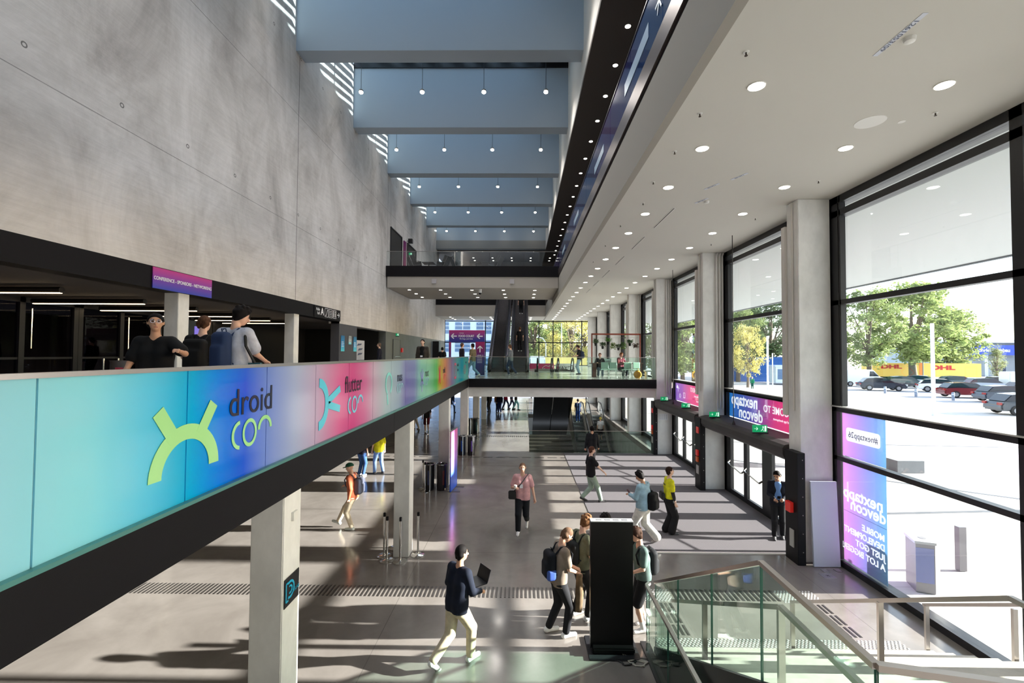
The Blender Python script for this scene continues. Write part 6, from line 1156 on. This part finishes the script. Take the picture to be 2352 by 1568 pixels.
r, i = person((-2.62, 24.1, Z1), 60, 'person in a khaki shirt and light jeans walking beside the food court sign', H=1.78, top=(118, 108, 84), legs=(120, 156, 184), shoes=(214, 214, 210), hair=B2, res=MI, feet=((-.1, .3, 0, 0), (.1, -.3, .03, 30)))
person((-4.85, 27.6, Z1), 10, 'person in black seen from behind left of the food court sign', H=1.6, top=(16, 16, 18), legs=(20, 20, 22), hair=(16, 16, 18), res=LO)
r, i = person((-.68, 26.3, Z1), 70, 'person in a grey jacket and jeans before the rising escalators', H=1.76, top=(112, 118, 126), sleeve='long', legs=(48, 64, 92), shoes=(150, 150, 154), hair=(96, 66, 48), res=MI, head=(0, 15), hands=((-.1, .28, 1.1), (.1, .28, 1.1)), feet=((-.1, .1, 0, 0), (.1, -.3, .02, 25)))
person((-.2, 33.9, 5.02), 8, 'person in black riding up the right escalator', H=1.80, top=(22, 22, 26), legs=(30, 30, 34), hair=(90, 64, 50), res=LO); person((-.15, 39.6, 8.3), 2, 'person in dark clothes near the top of the right escalator', H=1.76, top=(18, 18, 20), legs=(20, 20, 24), hair=B2, res=LO)
r, i = person((3.5, 28.3, Z1), 74, 'person in a black shirt and pale jeans looking at a phone on level one', H=1.80, top=(26, 26, 30), legs=(158, 184, 206), shoes=(70, 66, 62), hair=(52, 36, 30), res=MI, head=(0, 28), hands=((-.1, .3, 1.12), (.1, .3, 1.12))); backpack(r, i, 'dark blue backpack on the person in pale jeans', (40, 50, 72), size=(.14, .1, .22)); phone(r, (0, .36, 1.16), 'smartphone held by the person in pale jeans')
person((4.28, 25.35, Z1), 175, 'person in black sitting behind the laptop at the high table', H=1.70, top=(36, 36, 42), sleeve='long', legs=(110, 130, 150), hair=(120, 70, 50), res=MI, sit=.50, feet=((-.12, .36, 0, 0), (.12, .36, 0, 0)), hands=((-.2, .35, .82), (.2, .35, .82)), skin=2, head=(0, 10))
person((5.42, 25.35, Z1), -150, 'person in a maroon sweater sitting at the high table', H=1.76, top=(112, 36, 56), sleeve='long', legs=(40, 42, 50), hair=(150, 96, 64), res=MI, sit=.50, feet=((-.12, .36, 0, 0), (.12, .36, 0, 0)), hands=((-.2, .35, .82), (.2, .35, .82)), skin=2, head=(10, 20))
for x, y, fc, tp, lb in ((-15.2, 11.6, 150, (60, 50, 56), 'dim visitor near the left edge of the foyer doors'), (-15.6, 12.9, 20, (70, 74, 84), 'dim visitor in grey beyond the foyer doors'), (-16.2, 13.7, 200, (40, 36, 40), 'dim visitor in black beyond the foyer doors'), (-16.4, 17.2, 90, (34, 30, 34), 'dim visitor farthest right beyond the foyer doors')): person((x, y, Z1), fc, lb, H=1.74, top=tp, sleeve='long', legs=(36, 36, 42), hair=B2, res=LO)
x, y, z = gp(1722, 893); person((x, y, 0), 150, 'person in a green jacket far out on the plaza in the second window', H=1.8, top=(30, 120, 84), sleeve='long', legs=(30, 80, 70), hair=(190, 170, 140), res=.04)
for k, (x, y, fc) in enumerate(((13.2, 20.6, 80), (14.0, 20.2, 95))): person((x, y, 0), fc, 'person in dark trousers on the plaza behind the nearer doors, %s one' % ('left', 'right')[k], H=1.78, top=(50, 54, 64), sleeve='long', legs=(60, 64, 76), hair=B2, res=LO, feet=((-.1, -.25, 0, 0), (.1, .25, 0, 0)))
